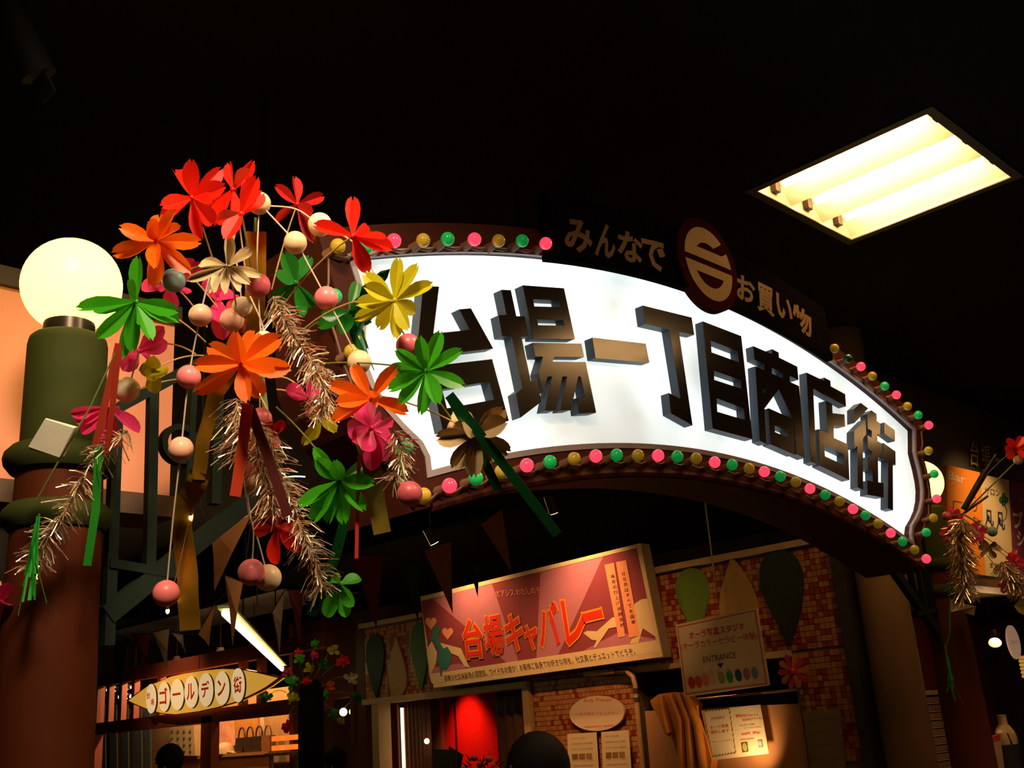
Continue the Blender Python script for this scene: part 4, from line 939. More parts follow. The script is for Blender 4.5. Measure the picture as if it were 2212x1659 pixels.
for dx_, dy_ in ((0,-30),(0,30),(-22,5),(22,5)):
    obj('clover_leaf', MB().prism(V(SY-.103, *[(665+dx_+18*math.cos(a), 785+dy_+30*math.sin(a)) for a in [2*math.pi*k/14 for k in range(14)]]), (0,.001,0)), ink('clover', (.03,.10,.03)), o2)
obj('clover_stem', MB().tube(V(SY-.104,(670,820),(690,880),(685,940),(660,970)), .006, 5), MATS['ink_clover'], o2)
text(o2, 'まち', V(SY-.103,(545,1320),(615,1330),(548,1368)), MATS['ink_salon_black'])
o3 = signboard('purple snack signboard at the right edge of the view', ((712,625),(1100,700),(1140,1490),(752,1470)), mat('board_purple', (.16,.035,.09), .5))
text(o3, 'スナック', V(SY-.103,(790,765),(950,800),(792,810)), ink('snack_cream', (.60,.45,.28)))
text(o3, 'ブルー', V(SY-.103,(740,870),(1000,930),(748,1030)), MATS['ink_snack_cream'], offset=.03)
text(o3, 'シャトー', V(SY-.103,(775,1050),(1040,1100),(782,1190)), MATS['ink_snack_cream'], offset=.03)
struct('trim_10', MB().box(9.3,17.5,SY-.25,SY+.05,2.72,2.80), mat('beam_brown', (.18,.08,.03), .6))
struct('ceiling_right_shop', MB().box(9.2,17.5,SY-.2,8.0,2.80,2.85), M_DARK)
struct('wall_right_shop', MB().box(9.1,17.5,7.2,7.3,0,2.8), M_MAROONWALL)
struct('wall_right_shop_side', MB().box(9.0,9.08,4.75,7.3,0,2.8), M_DARK)
# shelf with folded stock
zq = zm(1900,1250,4.058); SH = 6.9; U = lambda *p: [on(*zq(*q), 1, SH) for q in p]
pa, pb = U((345,1025))[0], U((520,1010))[0]
t = thing('display_shelf', 'white shelf stacked with folded plastic-wrapped stock', 'shelf', (pa.x, SH, 0))
M_SHELF = mat('shelf_tan', (.50,.32,.18), .6)
obj('side', MB().box(pa.x, pa.x+.06, SH, SH+.28, 0, pa.z), M_SHELF, t); obj('side', MB().box(pb.x+.35, pb.x+.41, SH, SH+.28, 0, pa.z), M_SHELF, t)
obj('top', MB().box(pa.x-.03, pb.x+.44, SH-.02, SH+.28, pa.z, pa.z+.06), M_SHELF, t)
for k in range(12):
    zz = pa.z-.10-.105*k
    if zz < .1: break
    obj('folded_pack', MB().box(pa.x+.07, pb.x+.33, SH+.01+.012*(k % 3), SH+.26, zz, zz+.07), mat('pack_wrap', (.36,.20,.14), .25, amt=.3, scale=25), t)
    obj('shelf_board', MB().box(pa.x+.06, pb.x+.35, SH+.02, SH+.28, zz-.02, zz-.005), M_SHELF, t)
obj('price_card', MB().prism(U((255,1555),(450,1490),(460,1720),(270,1790)), (0,.01,0)), mat('price_paper', (.42,.32,.18), .7), None, False, 'pale price card in front of the folded stock', 'card')
obj('pink_card', MB().prism([p+Vector((0,.06,0)) for p in U((250,1475),(415,1440),(420,1520),(262,1550))], (0,.01,0)), mat('pink_paper', (.60,.22,.15), .7), None, False, 'small pink card at the foot of the round column', 'card')
# round sign, spotlight, mannequin, poster, gold ornament
rc = on(2190.5,1387,1,5.6)
t = thing('round_sign', 'small round cream sign in the right shop', 'sign', rc)
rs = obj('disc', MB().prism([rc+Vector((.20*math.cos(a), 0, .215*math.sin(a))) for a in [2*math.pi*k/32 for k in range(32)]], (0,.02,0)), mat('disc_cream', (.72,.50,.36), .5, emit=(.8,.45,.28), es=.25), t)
text(rs, 'スイーツ', [rc+Vector((-.10,-.003,.03)), rc+Vector((.10,-.003,.03)), rc+Vector((-.10,-.003,-.03))], M_ROSE)
obj('hanger', MB().tube([rc+Vector((0,0,.21)), Vector((rc.x, rc.y, 2.8))], .005, 6), M_DARK, t)
lc = on(2148,1378,1,5.4)
t = thing('shop_spotlight', 'shiny small spotlight under the right shop ceiling', 'spotlight', lc)
obj('can', MB().tube([lc+Vector((0,0,.10)), lc, lc+Vector((-.06,-.02,-.06))], [.04,.06,.075], 16), mat('spot_chrome', (.6,.5,.4), .2, metal=.9), t, True)
obj('stem', MB().tube([lc+Vector((0,0,.10)), Vector((lc.x, lc.y, 2.8))], .012, 8), M_DARK, t)
ld = bpy.data.lights.new('shop_light', 'POINT'); ld.energy = 26; ld.color = WARM; ld.shadow_soft_size = .05
lo = bpy.data.objects.new('shop_light', ld); COL.objects.link(lo); lo.parent = t; lo.location = (-.10,-.04,-.11)
mc_ = on(2158,1545,1,5.3)
t = thing('mannequin', 'headless cream mannequin in a black dress in the right shop', 'mannequin', (mc_.x, mc_.y, 0))
mx_, my_ = mc_.x+.06, mc_.y
zb = mc_.z-.02
def ell(prof, cx_, cy_, n=24):
    vs = []; fs = []
    for rx, ry, z in prof: vs += [(cx_+rx*math.cos(2*math.pi*k/n), cy_+ry*math.sin(2*math.pi*k/n), z) for k in range(n)]
    for i in range(len(prof)-1):
        for k in range(n): fs.append((i*n+k, i*n+(k+1) % n, (i+1)*n+(k+1) % n, (i+1)*n+k))
    fs += [tuple(range(n)), tuple((len(prof)-1)*n+k for k in range(n))]
    return MB().add(vs, fs)
obj('torso', ell([(.13,.10,zb-.62),(.12,.09,zb-.50),(.15,.11,zb-.34),(.17,.11,zb-.24),(.18,.09,zb-.17),(.12,.07,zb-.12),(.055,.05,zb-.08),(.048,.048,zb+.02)], mx_, my_), mat('mannequin_cream', (.50,.33,.17), .5), t, True)
obj('dress', ell([(.30,.26,zb-1.35),(.22,.19,zb-1.0),(.16,.13,zb-.66),(.135,.105,zb-.50),(.165,.125,zb-.34),(.172,.118,zb-.30)], mx_, my_), mat('dress_black', (.012,.012,.014), .7), t, True)
for s_ in (-1, 1): obj('strap', MB().tube([(mx_+s_*.10, my_-.10, zb-.30), (mx_+s_*.11, my_-.075, zb-.18), (mx_+s_*.09, my_+.02, zb-.13)], .008, 6), MATS['dress_black'], t, True)
obj('stand', MB().tube([(mx_, my_, 0), (mx_, my_, zb-1.2)], .015, 8), M_DARK, t)
t = thing('shop_poster', 'red-topped picture poster below the mannequin', 'poster', on(2145,1659,1,5.0))
pq = [on(*zq(*p), 1, 5.0) for p in ((918,1405),(1055,1358),(1100,1700),(945,1740))]
pb_ = obj('sheet', MB().prism(pq, (0,.01,0)), mat('poster_cream', (.40,.26,.18), .6), t)
obj('header', MB().prism([pq[0].lerp(pq[1],.04)-Vector((0,.002,0)), pq[0].lerp(pq[1],.96)-Vector((0,.002,0)), (pq[0].lerp(pq[1],.96)).lerp(pq[2],.16)-Vector((0,.002,0)), (pq[0].lerp(pq[1],.04)).lerp(pq[3],.16)-Vector((0,.002,0))], (0,.001,0)), ink('poster_red', (.40,.03,.03)), pb_)
gc = on(2203,1420,1,5.9)
t = thing('bead_ornament', 'glittering gold bead panel under the round sign', 'ornament', gc+Vector((.1,0,-.3)))
for i in range(7):
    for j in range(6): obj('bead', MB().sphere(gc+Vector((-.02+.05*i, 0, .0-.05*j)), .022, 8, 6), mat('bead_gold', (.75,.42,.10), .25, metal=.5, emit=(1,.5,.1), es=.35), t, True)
obj('frame_bar', MB().box(gc.x-.06, gc.x+.34, gc.y-.01, gc.y+.01, gc.z+.03, gc.z+.05), M_BROWN, t)

# ================================================================== golden street booth, far left of the alley (plane X = WX)
z13 = zm(180,1380,5.027); BX = 8.72; T_ = lambda x, *p: [on(*z13(*q), 0, x) for q in p]
M_PINK = mat('booth_pink', (.30,.072,.052), .55, amt=.08)
booth = thing('market_booth', 'pink wooden market booth carrying the yellow street sign', 'booth', (BX, 17, 0))
def bbeam(name, y0, y1, za, zb, x0=BX, x1=BX+.14): return obj(name, MB().box(x0, x1, min(y0,y1), max(y0,y1), za, zb), M_PINK, booth)
ya, yb = T_(BX,(120,500))[0].y, T_(BX,(2100,60))[0].y-1.2
zt = T_(BX,(1250,260))[0].z; zl = T_(BX,(1250,850))[0].z
ysm = T_(BX,(1258,300))[0].y
for a_, b2 in ((ya, ysm+.01), (ysm-.01, yb)):
    bbeam('top_beam', a_, b2, zt-.10, zt+.12); bbeam('lower_beam', a_, b2, zl-.10, zl+.10)
for x_ in (250,385,520,800,1690,1890): 
    yy = T_(BX,(x_,700))[0].y; bbeam('post', yy-.06, yy+.06, zl, zt, BX+.02, BX+.12)
for x_ in (1330,): 
    yy = T_(BX,(x_,1100))[0].y; bbeam('post', yy-.16, yy+.16, 0, zl)
yy = T_(BX,(110,1000))[0].y; bbeam('post', yy-.1, yy+.1, 0, zt)
# lozenge sign
gs = thing('street_sign', 'yellow lozenge sign with seven white ovals and red letters', 'sign', T_(8.6,(1250,800))[0])
loz = T_(8.60,(490,670),(600,585),(700,515),(800,475),(950,412),(1100,378),(1300,346),(1500,328),(1700,335),(1850,362),(2110,425),(1980,520),(1880,575),(1750,638),(1650,682),(1450,742),(1250,785),(1000,818),(850,806),(680,755),(560,705))
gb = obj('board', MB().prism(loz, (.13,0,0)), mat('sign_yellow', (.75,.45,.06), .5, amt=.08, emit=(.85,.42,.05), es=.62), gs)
cen = sum(loz, Vector((0,0,0)))/len(loz); edge = [cen+(p-cen)*1.035 for p in loz]
obj('edge', MB().prism([p+Vector((.004,0,0)) for p in edge], (.05,0,0), [[p+Vector((.004,0,0)) for p in loz]]), mat('sign_red_edge', (.60,.06,.02), .5), gs)
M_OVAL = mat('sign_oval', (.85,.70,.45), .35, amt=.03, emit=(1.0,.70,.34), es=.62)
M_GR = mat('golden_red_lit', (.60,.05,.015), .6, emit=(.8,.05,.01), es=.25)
for x, y, rx, ry, ch in [(745,650,52,160,'台場'),(885,628,62,162,'ゴ'),(1028,605,70,168,'ー'),(1180,578,70,172,'ル'),(1340,553,76,180,'デ'),(1515,535,76,180,'ン'),(1690,503,68,185,'街')]:
    for dx_, m_, lf_, nm in ((14, mat('oval_shadow_paint', (.05,.025,.01), .6), .006, 'oval_rim'), (0, M_OVAL, .02, 'oval')):  # dark offset copy behind each oval paints its drop shadow
        ovp = [(x+dx_+rx*math.cos(a), y+dx_*.3+ry*math.sin(a)) for a in [2*math.pi*k/32 for k in range(32)]]
        oo = obj(nm, MB().prism([p-Vector((lf_,0,0)) for p in T_(8.60,*ovp)], (.012,0,0)), m_, gs)
    if ch == '台場':
        text(oo, '台', T_(8.60,(x-45,y-70),(x-5,y-78),(x-43,y+5)), M_GR, (-.024,0,0), offset=.02); text(oo, '場', T_(8.60,(x,y+5),(x+38,y-3),(x+2,y+75)), M_GR, (-.024,0,0), offset=.02)
    elif ch == 'ー': text(oo, ch, T_(8.60,(x-46,y-12),(x+42,y-26),(x-44,y+16)), M_GR, (-.024,0,0), offset=.03)
    else: text(oo, ch, T_(8.60,(x-46,y-88),(x+42,y-104),(x-42,y+92)), M_GR, (-.024,0,0), offset=.03)
# inside: back wall, stock
GX = 10.0
struct('wall_golden_booth', MB().box(GX+.3, GX+.4, 14.3, 22.5, 0, 2.6), mat('booth_back', (.42,.24,.10), .7))
struct('wall_golden_side', MB().box(WX+.3, GX+.4, 13.9, 14.0, 0, 3.4), mat('booth_side', (.10,.04,.02), .7))
struct('ceiling_golden_booth', MB().box(WX+.15, GX+.4, 13.95, 22.5, 3.9, 3.95), M_BLACK)
def cloth(label, pts, col, nm, x=GX): return obj('hanging_cloth', MB().prism(T_(x, *pts), (.03,0,0)), mat('cloth_'+nm, col, .8, amt=.35, scale=8), None, False, label, 'cloth', 'goods hung in the booth')
for i, (x0_, w__) in enumerate(((150,80),(280,75),(410,70),(545,80),(660,60))):
    cloth('grey-blue hanging cloth, number %s from the left pillar' % ('one','two','three','four','five')[i], ((x0_,720),(x0_+w__,715),(x0_+w__+8,1400),(x0_+10,1400)), (.10,.11,.11), 'bluegrey%d' % (i % 2), GX+.02*i)
bdp = obj('paper_board', MB().prism(T_(GX+.1,(935,960),(1200,940),(1215,1270),(945,1270)), (.19,0,0)), mat('board_paper', (.52,.36,.20), .7), None, False, 'pale paper board dotted with small green charms', 'board')
for i in range(4):
    for j in range(4):
        p = T_(GX+.09,(965+65*i,1000+72*j))[0]; obj('charm', MB().sphere(p, .03, 8, 6), mat('charm_green', (.05,.14,.10), .5), bdp, True)
pt = obj('floral_panel', MB().prism(T_(GX+.05,(1385,905),(1620,890),(1640,1160),(1395,1180)), (.03,0,0)), mat('floral_red', (.55,.10,.05), .35, col2=(.85,.62,.45), scale=7), None, False, 'red and white floral cloth panel in the booth', 'cloth')
obj('stripe_cloth', MB().prism(T_(GX+.05,(1650,870),(1900,850),(1910,1060),(1660,1080)), (.03,0,0)), mat('stripe_orange', (.60,.28,.05), .7, col2=(.35,.14,.02), scale=10), None, False, 'orange striped cloth hanging beside the floral panel', 'cloth')
obj('white_post', MB().prism(T_(GX,(1915,855),(1960,850),(1990,1400),(1935,1400)), (.08,0,0)), mat('post_white', (.60,.44,.28), .6), None, False, 'pale upright board right of the orange cloth', 'board')
sh = thing('goods_shelf', 'wooden goods shelf with caps and bags in the booth', 'shelf', T_(GX-.2,(1700,1400))[0])
s0, s1 = T_(GX-.2,(1240,1270))[0], T_(GX-.2,(2010,1245))[0]
obj('board', MB().box(GX-.2, GX+.2, s1.y, s0.y, s0.z-.05, s0.z), mat('shelf_wood', (.34,.18,.07), .6), sh)
obj('front', MB().box(GX-.15, GX-.12, s1.y, s0.y, 0, s0.z-.05), mat('shelf_front', (.26,.15,.06), .6), sh)
# caps and bags
cpos = T_(GX-.1,(1530,1210))[0]
t = thing('baseball_cap', 'white baseball cap on the booth shelf', 'cap', (cpos.x, cpos.y, s0.z))
obj('crown', MB().lathe([(.17,s0.z+.002),(.168,s0.z+.06),(.15,s0.z+.115),(.11,s0.z+.16),(.05,s0.z+.185),(.01,s0.z+.19)], cpos.x, cpos.y, 20), mat('cap_white', (.66,.50,.32), .7), t, True)
obj('peak', MB().prism([(cpos.x-.05, cpos.y-.12, s0.z+.03),(cpos.x-.05, cpos.y-.40, s0.z+.0),(cpos.x+.12, cpos.y-.36, s0.z+.0),(cpos.x+.14, cpos.y-.1, s0.z+.03)], (0,0,.015)), MATS['cap_white'], t)
for i, (x_, lb) in enumerate(((1690,'dark handbag nearest the white cap'),(1780,'dark handbag in the middle of the shelf'),(1880,'dark handbag with shiny clasp on the shelf'),(1975,'brown handbag at the shelf end'))):
    p = T_(GX-.1,(x_,1200))[0]
    t = thing('handbag', lb, 'handbag', (p.x, p.y, s0.z), 'handbags on the booth shelf')
    mm_ = mat('bag_dark', (.035,.025,.018), .35) if i < 3 else mat('bag_brown', (.22,.10,.04), .4)
    obj('body', MB().prism([(p.x, p.y-.15, s0.z),(p.x, p.y+.15, s0.z),(p.x, p.y+.11, s0.z+.24),(p.x, p.y-.11, s0.z+.24)], (.12,0,0)), mm_, t)
    obj('handle', MB().tube([(p.x+.05, p.y+.10*math.cos(a), s0.z+.24+.16*math.sin(a)) for a in [math.pi*k/10 for k in range(11)]], .014, 8), mm_, t, True)
# booth lights
for i, (x_, y_, w__, h__) in enumerate(((320,550,48,22),(462,528,36,22),(560,520,40,12),(450,628,48,24),(180,607,40,10),(545,622,20,16))):
    tube_lamp('shop_light', ('cool shop light %s behind the booth frame' % ('longest of the upper row','second of the upper row','third of the upper row','largest of the lower row','thin one at far left','smallest of the lower row')[i]), T_(9.5,(x_-w__,y_+6))[0], T_(9.5,(x_+w__,y_-6))[0], .045 if h__ > 15 else .025, 3.0, (1,1,.72), hang=4.95)
for i, (x_, y_) in enumerate(((1000,1050),(1480,1080),(1850,950))):
    p = T_(GX-.6,(x_,700))[0]; p.z = 3.2
    t = thing('booth_lamp', ('hidden warm lamp over the charm board','hidden warm lamp over the floral panel','hidden warm lamp over the handbags')[i], 'lamp', p, 'lamps inside the booth')
    obj('shade', MB().lathe([(.10,p.z-.02),(.05,p.z+.10)], p.x, p.y, 16), M_FRAME, t, True)
    obj('cord', MB().tube([p+Vector((0,0,.1)), Vector((p.x, p.y, 3.9))], .006, 6), M_DARK, t)
    ld = bpy.data.lights.new('booth_light', 'POINT'); ld.energy = 85; ld.color = WARM; ld.shadow_soft_size = .06
    lo = bpy.data.objects.new('booth_light', ld); COL.objects.link(lo); lo.parent = t; lo.location = (0,0,-.07)
spot('spotlight washing the yellow street sign', (7.4, 16.2, 3.9), (8.7, 16.6, 2.6), 60, 70, 1, .06)

# bright batten tube slanting through the alley
ba, bb_ = on(487,1325,2,H+1.0), on(615,1450,2,H+1.0)
bb_ = ba.lerp(bb_, .93)
t = thing('batten_light', 'long bright fluorescent batten high in the alley', 'tube lamp', ba)
d_ = (bb_-ba).normalized(); nn_ = Vector((-d_.y, d_.x, 0)); 
mid = ba.lerp(bb_, .42)
for a_, b2 in ((ba, mid-d_*.03), (mid+d_*.03, bb_)):
    obj('tube', MB().tube([a_, b2], .032, 12), mat('batten_glow', (1,1,.8), .3, emit=(1.0,.95,.45), es=2.6), t, True)
obj('tray', MB().bar(ba+Vector((0,0,.05)), bb_+Vector((0,0,.05)), nn_*.06, Vector((0,0,.012))), mat('batten_tray', (.70,.66,.34), .5), t)
for k in (.2, .8):
    p = ba.lerp(bb_, k)+Vector((0,0,.06)); obj('hanger', MB().tube([p, Vector((p.x, p.y, 4.95))], .008, 6), M_DARK, t)

# black post with a second, distant flower spray
pd = 9.2
pc_ = dep(672,1520,pd)
obj('alley_post', MB().lathe([(.13,0),(.115,1.0),(.11,pc_.z+.12),(.06,pc_.z+.2)], pc_.x, pc_.y, 20), mat('alley_post_black', (.005,.004,.004), .8, spec=.05), None, True, 'black post in the alley topped with a dark flower spray', 'post')
zf = zm(560,1380,5.946); cols = {'r':M_FRED,'g':M_FGRN,'y':M_FYEL,'p':M_FPNK,'d':M_FDGR,'o':M_FORA,'s':M_FSILV}
dist = [(500,170,'r',70,'red flower highest left on the alley post spray'),(520,260,'g',85,'green flower below the red one on the alley post spray'),(640,370,'y',85,'yellow flower in the middle of the alley post spray'),(350,420,'p',75,'pink flower nearest the batten light'),(430,560,'g',110,'large green flower left of the alley post top'),(610,540,'r',70,'red flower just above the alley post'),(90,760,'d',110,'dark green flower hanging far left of the alley post'),(430,770,'y',95,'dull yellow flower low left of the alley post'),(830,320,'d',90,'dark green flower above right of the alley post'),(940,140,'y',95,'dull yellow flower at the top right of the alley spray'),(1080,280,'r',95,'dim red flower right of the dull yellow one'),(910,600,'o',80,'orange flower right beside the alley post'),(830,720,'g',100,'green flower low right of the alley post'),(1180,520,'s',100,'glassy pale flower far right of the alley post'),(1260,740,'d',90,'darkest flower lowest right of the alley post'),(350,1120,'r',100,'red flower hanging lowest on the alley post'),(950,960,'g',80,'green flower hanging low right of the alley post'),(700,200,'p',60,'dim pink flower at the top of the alley spray'),(1050,1050,'y',60,'small yellow flower under the two lamps'),(720,60,'g',70,'green sprig at the very top of the alley spray')]
hubp = dep(672,1495,pd)
for i, (x, y, c_, r_, lb) in enumerate(dist):
    px, py = zf(x, y); rr = r_/5.946; rn = random.Random(i+50)
    tips = [(px+rr*math.cos(a+rn.random())*rn.uniform(.7,1), py+rr*math.sin(a+rn.random())*rn.uniform(.7,1)) for a in [2*math.pi*k/6 for k in range(6)]]
    flower(lb, cols[c_], (px, py), pd-.1+rn.uniform(-.15,.15), tips, rr*1.05, wr=.6, seed=100+i, group='flowers of the alley post spray', teeth=False, stem_m=M_STEMG, hub=hubp)
for i, (x, y, lb) in enumerate(((1080,940,'left of two bright round lamps past the alley post'),(1205,935,'right of two bright round lamps past the alley post'))):
    p = on(*zf(x, y), 0, 9.3); t = thing('wall_lamp', lb, 'lamp', p, 'round lamps past the alley post')
    obj('globe', MB().sphere(p, .055, 16, 10), mat('lamp_hot', (1,.9,.6), .3, emit=(1,.66,.24), es=10), t, True)
    obj('arm', MB().tube([p+Vector((0,0,.05)), p+Vector((.1,0,.12)), p+Vector((.35,0,.12))], .012, 8), M_BROWN, t, True)
# glowing lantern shelves left of the post
lq = on(*zf(300,1270), 0, 8.9)
t = thing('lantern_stand', 'small stand with orange glowing lantern bars', 'lantern', lq-Vector((0,0,.6)))
for k, (dz_, wd) in enumerate(((.0,.30),(-.13,.32))):
    for s_ in (-1, 1): obj('glow_bar', MB().box(lq.x, lq.x+.08, lq.y+s_*.17-.12, lq.y+s_*.17+.12, lq.z+dz_-.04, lq.z+dz_+.03), mat('lantern_glow', (1,.4,.1), .4, emit=(1,.17,.015), es=1.1), t)
obj('stand_top', MB().box(lq.x-.02, lq.x+.12, lq.y-.45, lq.y+.45, lq.z-.24, lq.z-.20), M_TRIM, t)
for s_ in (-1, 1): obj('leg', MB().box(lq.x+.02, lq.x+.06, lq.y+s_*.36-.03, lq.y+s_*.36+.03, 0, lq.z-.24), M_TRIM, t)
struct('wall_lane_end', MB().box(10.2,10.3,11.9,14.0,0,2.3), mat('lane_wall', (.40,.22,.10), .7, col2=(.14,.08,.05), scale=5))

# ================================================================== bunting across the alley
pen = {'m': mat('pennant_maroon', (.24,.022,.020), .8, trans=.2), 'c': mat('pennant_tan', (.44,.28,.15), .8, trans=.2), 'g': mat('pennant_green', (.035,.060,.030), .8, trans=.2), 'o': mat('pennant_brown', (.46,.17,.05), .8, trans=.2), 'k': mat('pennant_black', (.018,.014,.012), .7)}
def bunting(label, flags, D):
    ps = sorted([p for f in flags for p in (f[0], f[1])])
    P_ = [dep(x, y, D) for x, y in ps]; P_ = [P_[0]-(P_[-1]-P_[0])*.25+Vector((0,0,.1))]+P_+[P_[-1]+(P_[-1]-P_[0])*.25+Vector((0,0,.1))]
    P_ = [Vector((P_[0].x, P_[0].y, 4.945))]+P_+[Vector((P_[-1].x, P_[-1].y, 4.945))]
    t = thing('bunting', label, 'bunting', P_[0], 'strings of pennants')
    obj('string', MB().tube(P_, .004, 6), M_DARK, t)
    for a, b2, c_, k in flags:
        A_, B_, C_ = dep(*a, D), dep(*b2, D), dep(*c_, D-.06)
        mA, mB_ = A_.lerp(C_, .5)+FWD*.02, B_.lerp(C_, .5)-FWD*.02
        obj('pennant', MB().add([A_, B_, mB_, mA, C_]+[p+FWD*.003 for p in (A_, B_, mB_, mA, C_)], [(0,1,2,3),(3,2,4),(5,8,7,6),(8,9,7),(0,5,6,1)]), pen[k], t)
bunting('pennant string nearest behind the left bracket', [((455,1137),(545,1108),(463,1277),'o'),((485,1241),(525,1258),(502,1396),'o')], 5.2)
bunting('pennant string under the arch before the cabaret sign', [((759,1198),(828,1196),(813,1359),'m'),((857,1198),(909,1218),(903,1343),'g'),((915,1188),(974,1168),(978,1325),'o'),((1000,1180),(1036,1215),(1032,1290),'k'),((1038,1132),(1084,1098),(1106,1238),'o')], 6.2)
bunting('pennant string in front of the yellow street sign', [((286,1370),(324,1370),(313,1470),'m'),((329,1366),(366,1356),(361,1448),'c'),((222,1392),(243,1370),(256,1470),'c'),((236,1386),(280,1380),(258,1478),'g'),((205,1420),(217,1415),(203,1480),'c'),((370,1365),(395,1370),(402,1412),'c'),((428,1370),(465,1302),(451,1396),'o')], 7.2)
bunting('pennant string crossing behind the batten light', [((588,1322),(615,1275),(604,1416),'c'),((621,1275),(655,1272),(648,1393),'m'),((689,1316),(719,1245),(700,1362),'c'),((660,1300),(685,1300),(672,1372),'g')], 6.8)

# ================================================================== distant spray at the far pillar
zs = zm(2000,880,3.949); SD = 7.9
SG = 'decorations of the far pillar spray'
fh = dep(2080,1110,SD)
def ftips(cx_, cy_, r_, n_, s_): 
    rn = random.Random(s_); return [(cx_+r_*math.cos(2*math.pi*k/n_+rn.uniform(-.25,.25)), cy_+r_*math.sin(2*math.pi*k/n_+rn.uniform(-.25,.25))) for k in range(n_)]
for lb, x, y, r_, m_, s_ in [('red flower at the right edge on the dark stick', 765,350,105,M_FRED,201),('pink flower at the top of the far tinsel',240,930,85,M_FPNK,202),('pink flower at the left of the far tinsel',190,1080,75,M_FPNK,203),('tall pink flower right of the far tinsel',435,1060,110,M_FPNK,204),('pale silver flower over the salon board',540,1200,95,M_FSILV,205),('red and pink flower at the lower right edge',750,1330,95,M_FPNK,206),('dark red flower above the lower pink one',740,1280,65,M_FRED,207),('small red flower under the far tinsel',210,1430,45,M_FDRED,208),('pink flower hanging under the far tinsel',325,1480,85,M_FPNK,209),('pink flower wrapped in the right edge tinsel',690,1500,85,M_FPNK,210),('tiny green flower left of the pale silver one',478,1145,28,M_FGRN,211)]:
    px, py = zs(x, y); rr = r_/3.949
    flower(lb, m_, (px, py), SD+random.Random(s_).uniform(-.12,.12), ftips(px, py, rr, 6, s_), rr*1.15, wr=.6, seed=s_, group=SG, teeth=False, stem_m=M_STEMG, hub=fh)
for lb, x, y, r_, c_ in [('teal ball over the salon board',567,1060,42,'teal'),('grey-pink ball below the right edge red flower',787,447,40,'tan'),('pink ball left of the far spray top',178,930,40,'dpink')]:
    p = dep(*zs(x, y), SD-.1); t = thing('decor_ball', lb, 'ball', p, SG)
    obj('ball', MB().sphere(p, r_/3.949*SD/F, 20, 12), BM[c_], t, True); obj('stem', MB().tube([p, p.lerp(fh, .5), fh], .006, 6), M_STEMG, t, True)
tinsel('bushy silver tinsel garland on the far pillar', [zs(320,950), zs(290,1100), zs(300,1250), zs(320,1400), zs(330,1600)], SD-.15, 34, 800, 21, SG, wpx=1.9)
tinsel('tinsel garland at the right edge of the view', [zs(640,1320), zs(700,1420), zs(780,1500), zs(850,1560)], SD-.15, 30, 480, 22, SG, wpx=1.9)
obj('stick', MB().tube([dep(*zs(320,870), SD), dep(*zs(520,530), SD)], [.024,.024], 10).tube([dep(*zs(520,530), SD), dep(*zs(600,400), SD)], [.015,.012], 10), mat('stick_black', (.02,.014,.012), .4), None, True, 'dark stick reaching up to the right edge red flower', 'stick')
obj('twig', MB().tube([dep(*zs(330,900), SD), dep(*zs(530,755), SD)], .009, 8), mat('twig_brown', (.12,.04,.02), .6), None, True, 'thin brown twig crossing the salon board', 'twig')
q6 = [dep(*p, SD-.2) for p in ((2052,1294),(2080,1305),(2108,1310),(2104,1330),(2082,1324),(2054,1322))]
obj('paper_strip', MB().prism([q6[0],q6[1]+FWD*.05,q6[2],q6[3],q6[4]+FWD*.05,q6[5]], FWD*.008), mat('paper_pale', (.55,.42,.28), .7, bump=.2), None, False, 'curled pale paper strip on the far pillar', 'paper')
tinsel('green streamer tassel hanging from the far pillar', [(2042,1395),(2050,1450)], SD-.25, 60, 16, 23, SG, M_TGR, 4, 1.0)
ribbon('thin green cord above the far streamer tassel', [(2052,1262),(2052,1370),(2042,1400)], SD-.25, 3, M_RGR)
ribbon('short yellow-green foil roll at the right edge', [(2225,1300),(2200,1310),(2222,1322)], SD-.2, 24, M_FYEL, .6)
spot('spotlight over the bar signboards', (11.9, 3.3, 4.78), (12.0, 4.75, 3.25), 190, 62, 1, .06, (1,.62,.28))

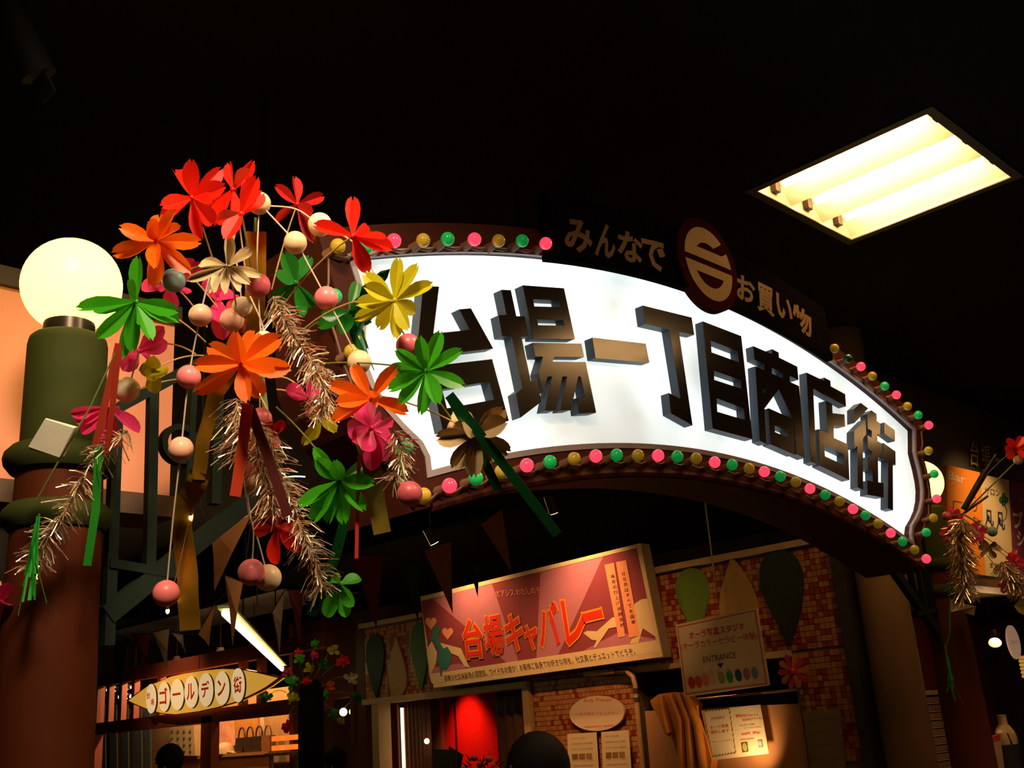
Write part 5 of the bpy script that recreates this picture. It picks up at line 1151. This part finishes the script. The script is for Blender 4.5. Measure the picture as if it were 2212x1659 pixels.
# ================================================================== people
def person(label, px, py, D, hgt, yaw, top_c, hair_c, s=1.0):
    base = dep(px, py, D); cx_, cy_ = base.x, base.y; top_z_ = base.z
    k = top_z_/1.70
    t = thing('person', label, 'person', (cx_, cy_, 0), 'passers-by')
    V3 = lambda x, y, z: (x*k, y*k, z*k)
    vs = []; ed = []; rad = []
    def nd(p, r, par=None):
        vs.append(p); rad.append(r); i = len(vs)-1
        if par is not None: ed.append((par, i))
        return i
    pel = nd((0,0,.93), (.15,.11)); wa = nd((0,.0,1.08), (.135,.10), pel); ch = nd((0,.01,1.28), (.165,.115), wa); nk = nd((0,.02,1.43), (.06,.06), ch); hd0 = nd((0,.0,1.50), (.062,.068), nk); hd = nd((0,-.01,1.58), (.078,.095), hd0); ht = nd((0,.0,1.655), (.055,.07), hd)
    for s_ in (-1, 1):
        sh_ = nd((s_*.17,.02,1.38), (.065,.06), ch); el = nd((s_*.24,.04,1.12), (.045,.045), sh_); wr_ = nd((s_*.25,-.05,.88), (.030,.026), el); pm = nd((s_*.25,-.07,.80), (.038,.018), wr_)
        for j, (dx_, ln) in enumerate(((-.03,.070),(-.010,.085),(.010,.080),(.028,.065))):
            f1 = nd((s_*.25+dx_, -.085, .755), (.0095,.0095), pm); nd((s_*.25+dx_*.9, -.10, .755-ln*.7), (.008,.008), f1)
        th_ = nd((s_*.25, -.115, .80), (.010,.010), pm); nd((s_*.25, -.13, .765), (.009,.009), th_)
        hp = nd((s_*.09,0,.86), (.095,.095), pel); kn = nd((s_*.10,-.02,.48), (.062,.065), hp); an = nd((s_*.10,.02,.09), (.04,.045), kn); nd((s_*.11,-.14,.035), (.042,.030), an)
    me = bpy.data.meshes.new('body'); me.from_pydata([V3(*v) for v in vs], ed, []); o = bpy.data.objects.new('body', me); COL.objects.link(o); o.parent = t
    o.rotation_euler = (0,0,yaw)
    sm = o.modifiers.new('skin', 'SKIN'); sm.use_smooth_shade = True
    for i, r in enumerate(rad): me.skin_vertices[0].data[i].radius = (r[0]*k, r[1]*k)
    me.skin_vertices[0].data[0].use_root = True
    ss = o.modifiers.new('sub', 'SUBSURF'); ss.levels = 1; ss.render_levels = 2
    m_ = bpy.data.materials.new('person_cloth'); m_.use_nodes = True; nt2 = m_.node_tree; b2 = nt2.nodes['Principled BSDF']; b2.inputs['Roughness'].default_value = .8
    tc2 = nt2.nodes.new('ShaderNodeTexCoord'); sx = nt2.nodes.new('ShaderNodeSeparateXYZ'); rp2 = nt2.nodes.new('ShaderNodeValToRGB'); mr = nt2.nodes.new('ShaderNodeMapRange')
    mr.inputs[2].default_value = 1.7*k; nt2.links.new(tc2.outputs['Object'], sx.inputs[0]); nt2.links.new(sx.outputs[2], mr.inputs[0]); nt2.links.new(mr.outputs[0], rp2.inputs[0])
    cr = rp2.color_ramp; cr.interpolation = 'CONSTANT'; cr.elements[0].color = (.015,.015,.02,1); cr.elements[1].position = .54; cr.elements[1].color = (*top_c, 1)
    e_ = cr.elements.new(.845); e_.color = (.35,.19,.12,1)
    nt2.links.new(rp2.outputs[0], b2.inputs['Base Color']); me.materials.append(m_)
    R2 = Matrix.Rotation(yaw, 4, 'Z')
    def loc(x, y, z): 
        v = R2 @ Vector(V3(x, y, z)); return Vector((cx_, cy_, 0))+v
    # hair cap over skull and nape, nose, ears
    hv = MB().sphere((0,0,0), 1.0, 24, 14)
    hp_ = []
    rn = random.Random(int(px))
    for v in hv.v:
        x, y, z = v.x*.100, v.y*.116+.012, v.z*.125+1.577
        if y < -.06 and z < 1.57: y = -.06+(y+.06)*.2
        if z < 1.50: z = 1.50+(z-1.50)*.35
        j = 1+rn.uniform(-.012,.012); hp_.append(loc(x*j, y*j, z))
    hm = MB(); hm.v = hp_; hm.f = hv.f
    obj('hair', hm, mat('hair_black', (.004,.003,.003), .7, spec=.1), t, True)
    skm = mat('skin_tone', (.35,.19,.12), .6)
    obj('nose', MB().prism([loc(-.012,-.100,1.545), loc(.012,-.100,1.545), loc(0,-.118,1.548), loc(0,-.098,1.59)], tuple(R2 @ Vector((0,.03*k,0)))), skm, t)
    for s_ in (-1, 1):
        obj('ear', MB().sphere(loc(s_*.080,.01,1.525), .022*k, 10, 8, (.45,.7,1.2)), skm, t, True)
        obj('eye', MB().sphere(loc(s_*.032,-.094,1.585), .010*k, 8, 6), M_INK, t, True)
    obj('mouth', MB().sphere(loc(0,-.094,1.515), .018*k, 8, 6, (1.1,.4,.3)), mat('lips', (.30,.10,.08), .5), t, True)
person('short-haired passer-by in dark clothes below the arch', 1150, 1580, 3.7, 1.7, -2.1, (.02,.02,.022), None)
person('dark-haired passer-by in front of the yellow street sign', 365, 1606, 9.0, 1.7, -2.5, (.02,.018,.018), None)
person('passer-by hidden to the shoulder by the black alley post', 722, 1612, 9.9, 1.7, -2.6, (.015,.015,.015), None)

# added spotlights, no such lamps seen, to brighten the shop fronts
spot('added spotlight brightening the tiled pier', (5.6, 6.2, 4.6), (8.8, 7.9, 1.9), 430, 34, 1, .08, (1,.46,.15))
spot('added spotlight brightening the entrance notice', (5.8, 4.9, 4.6), (8.6, 6.55, 2.6), 150, 22, 1, .08, (1,.50,.18))
spot('added spotlight brightening the fascia left of the cabaret sign', (5.6, 9.6, 4.6), (8.8, 11.0, 2.5), 16, 40, 1, .08, (1,.46,.15))
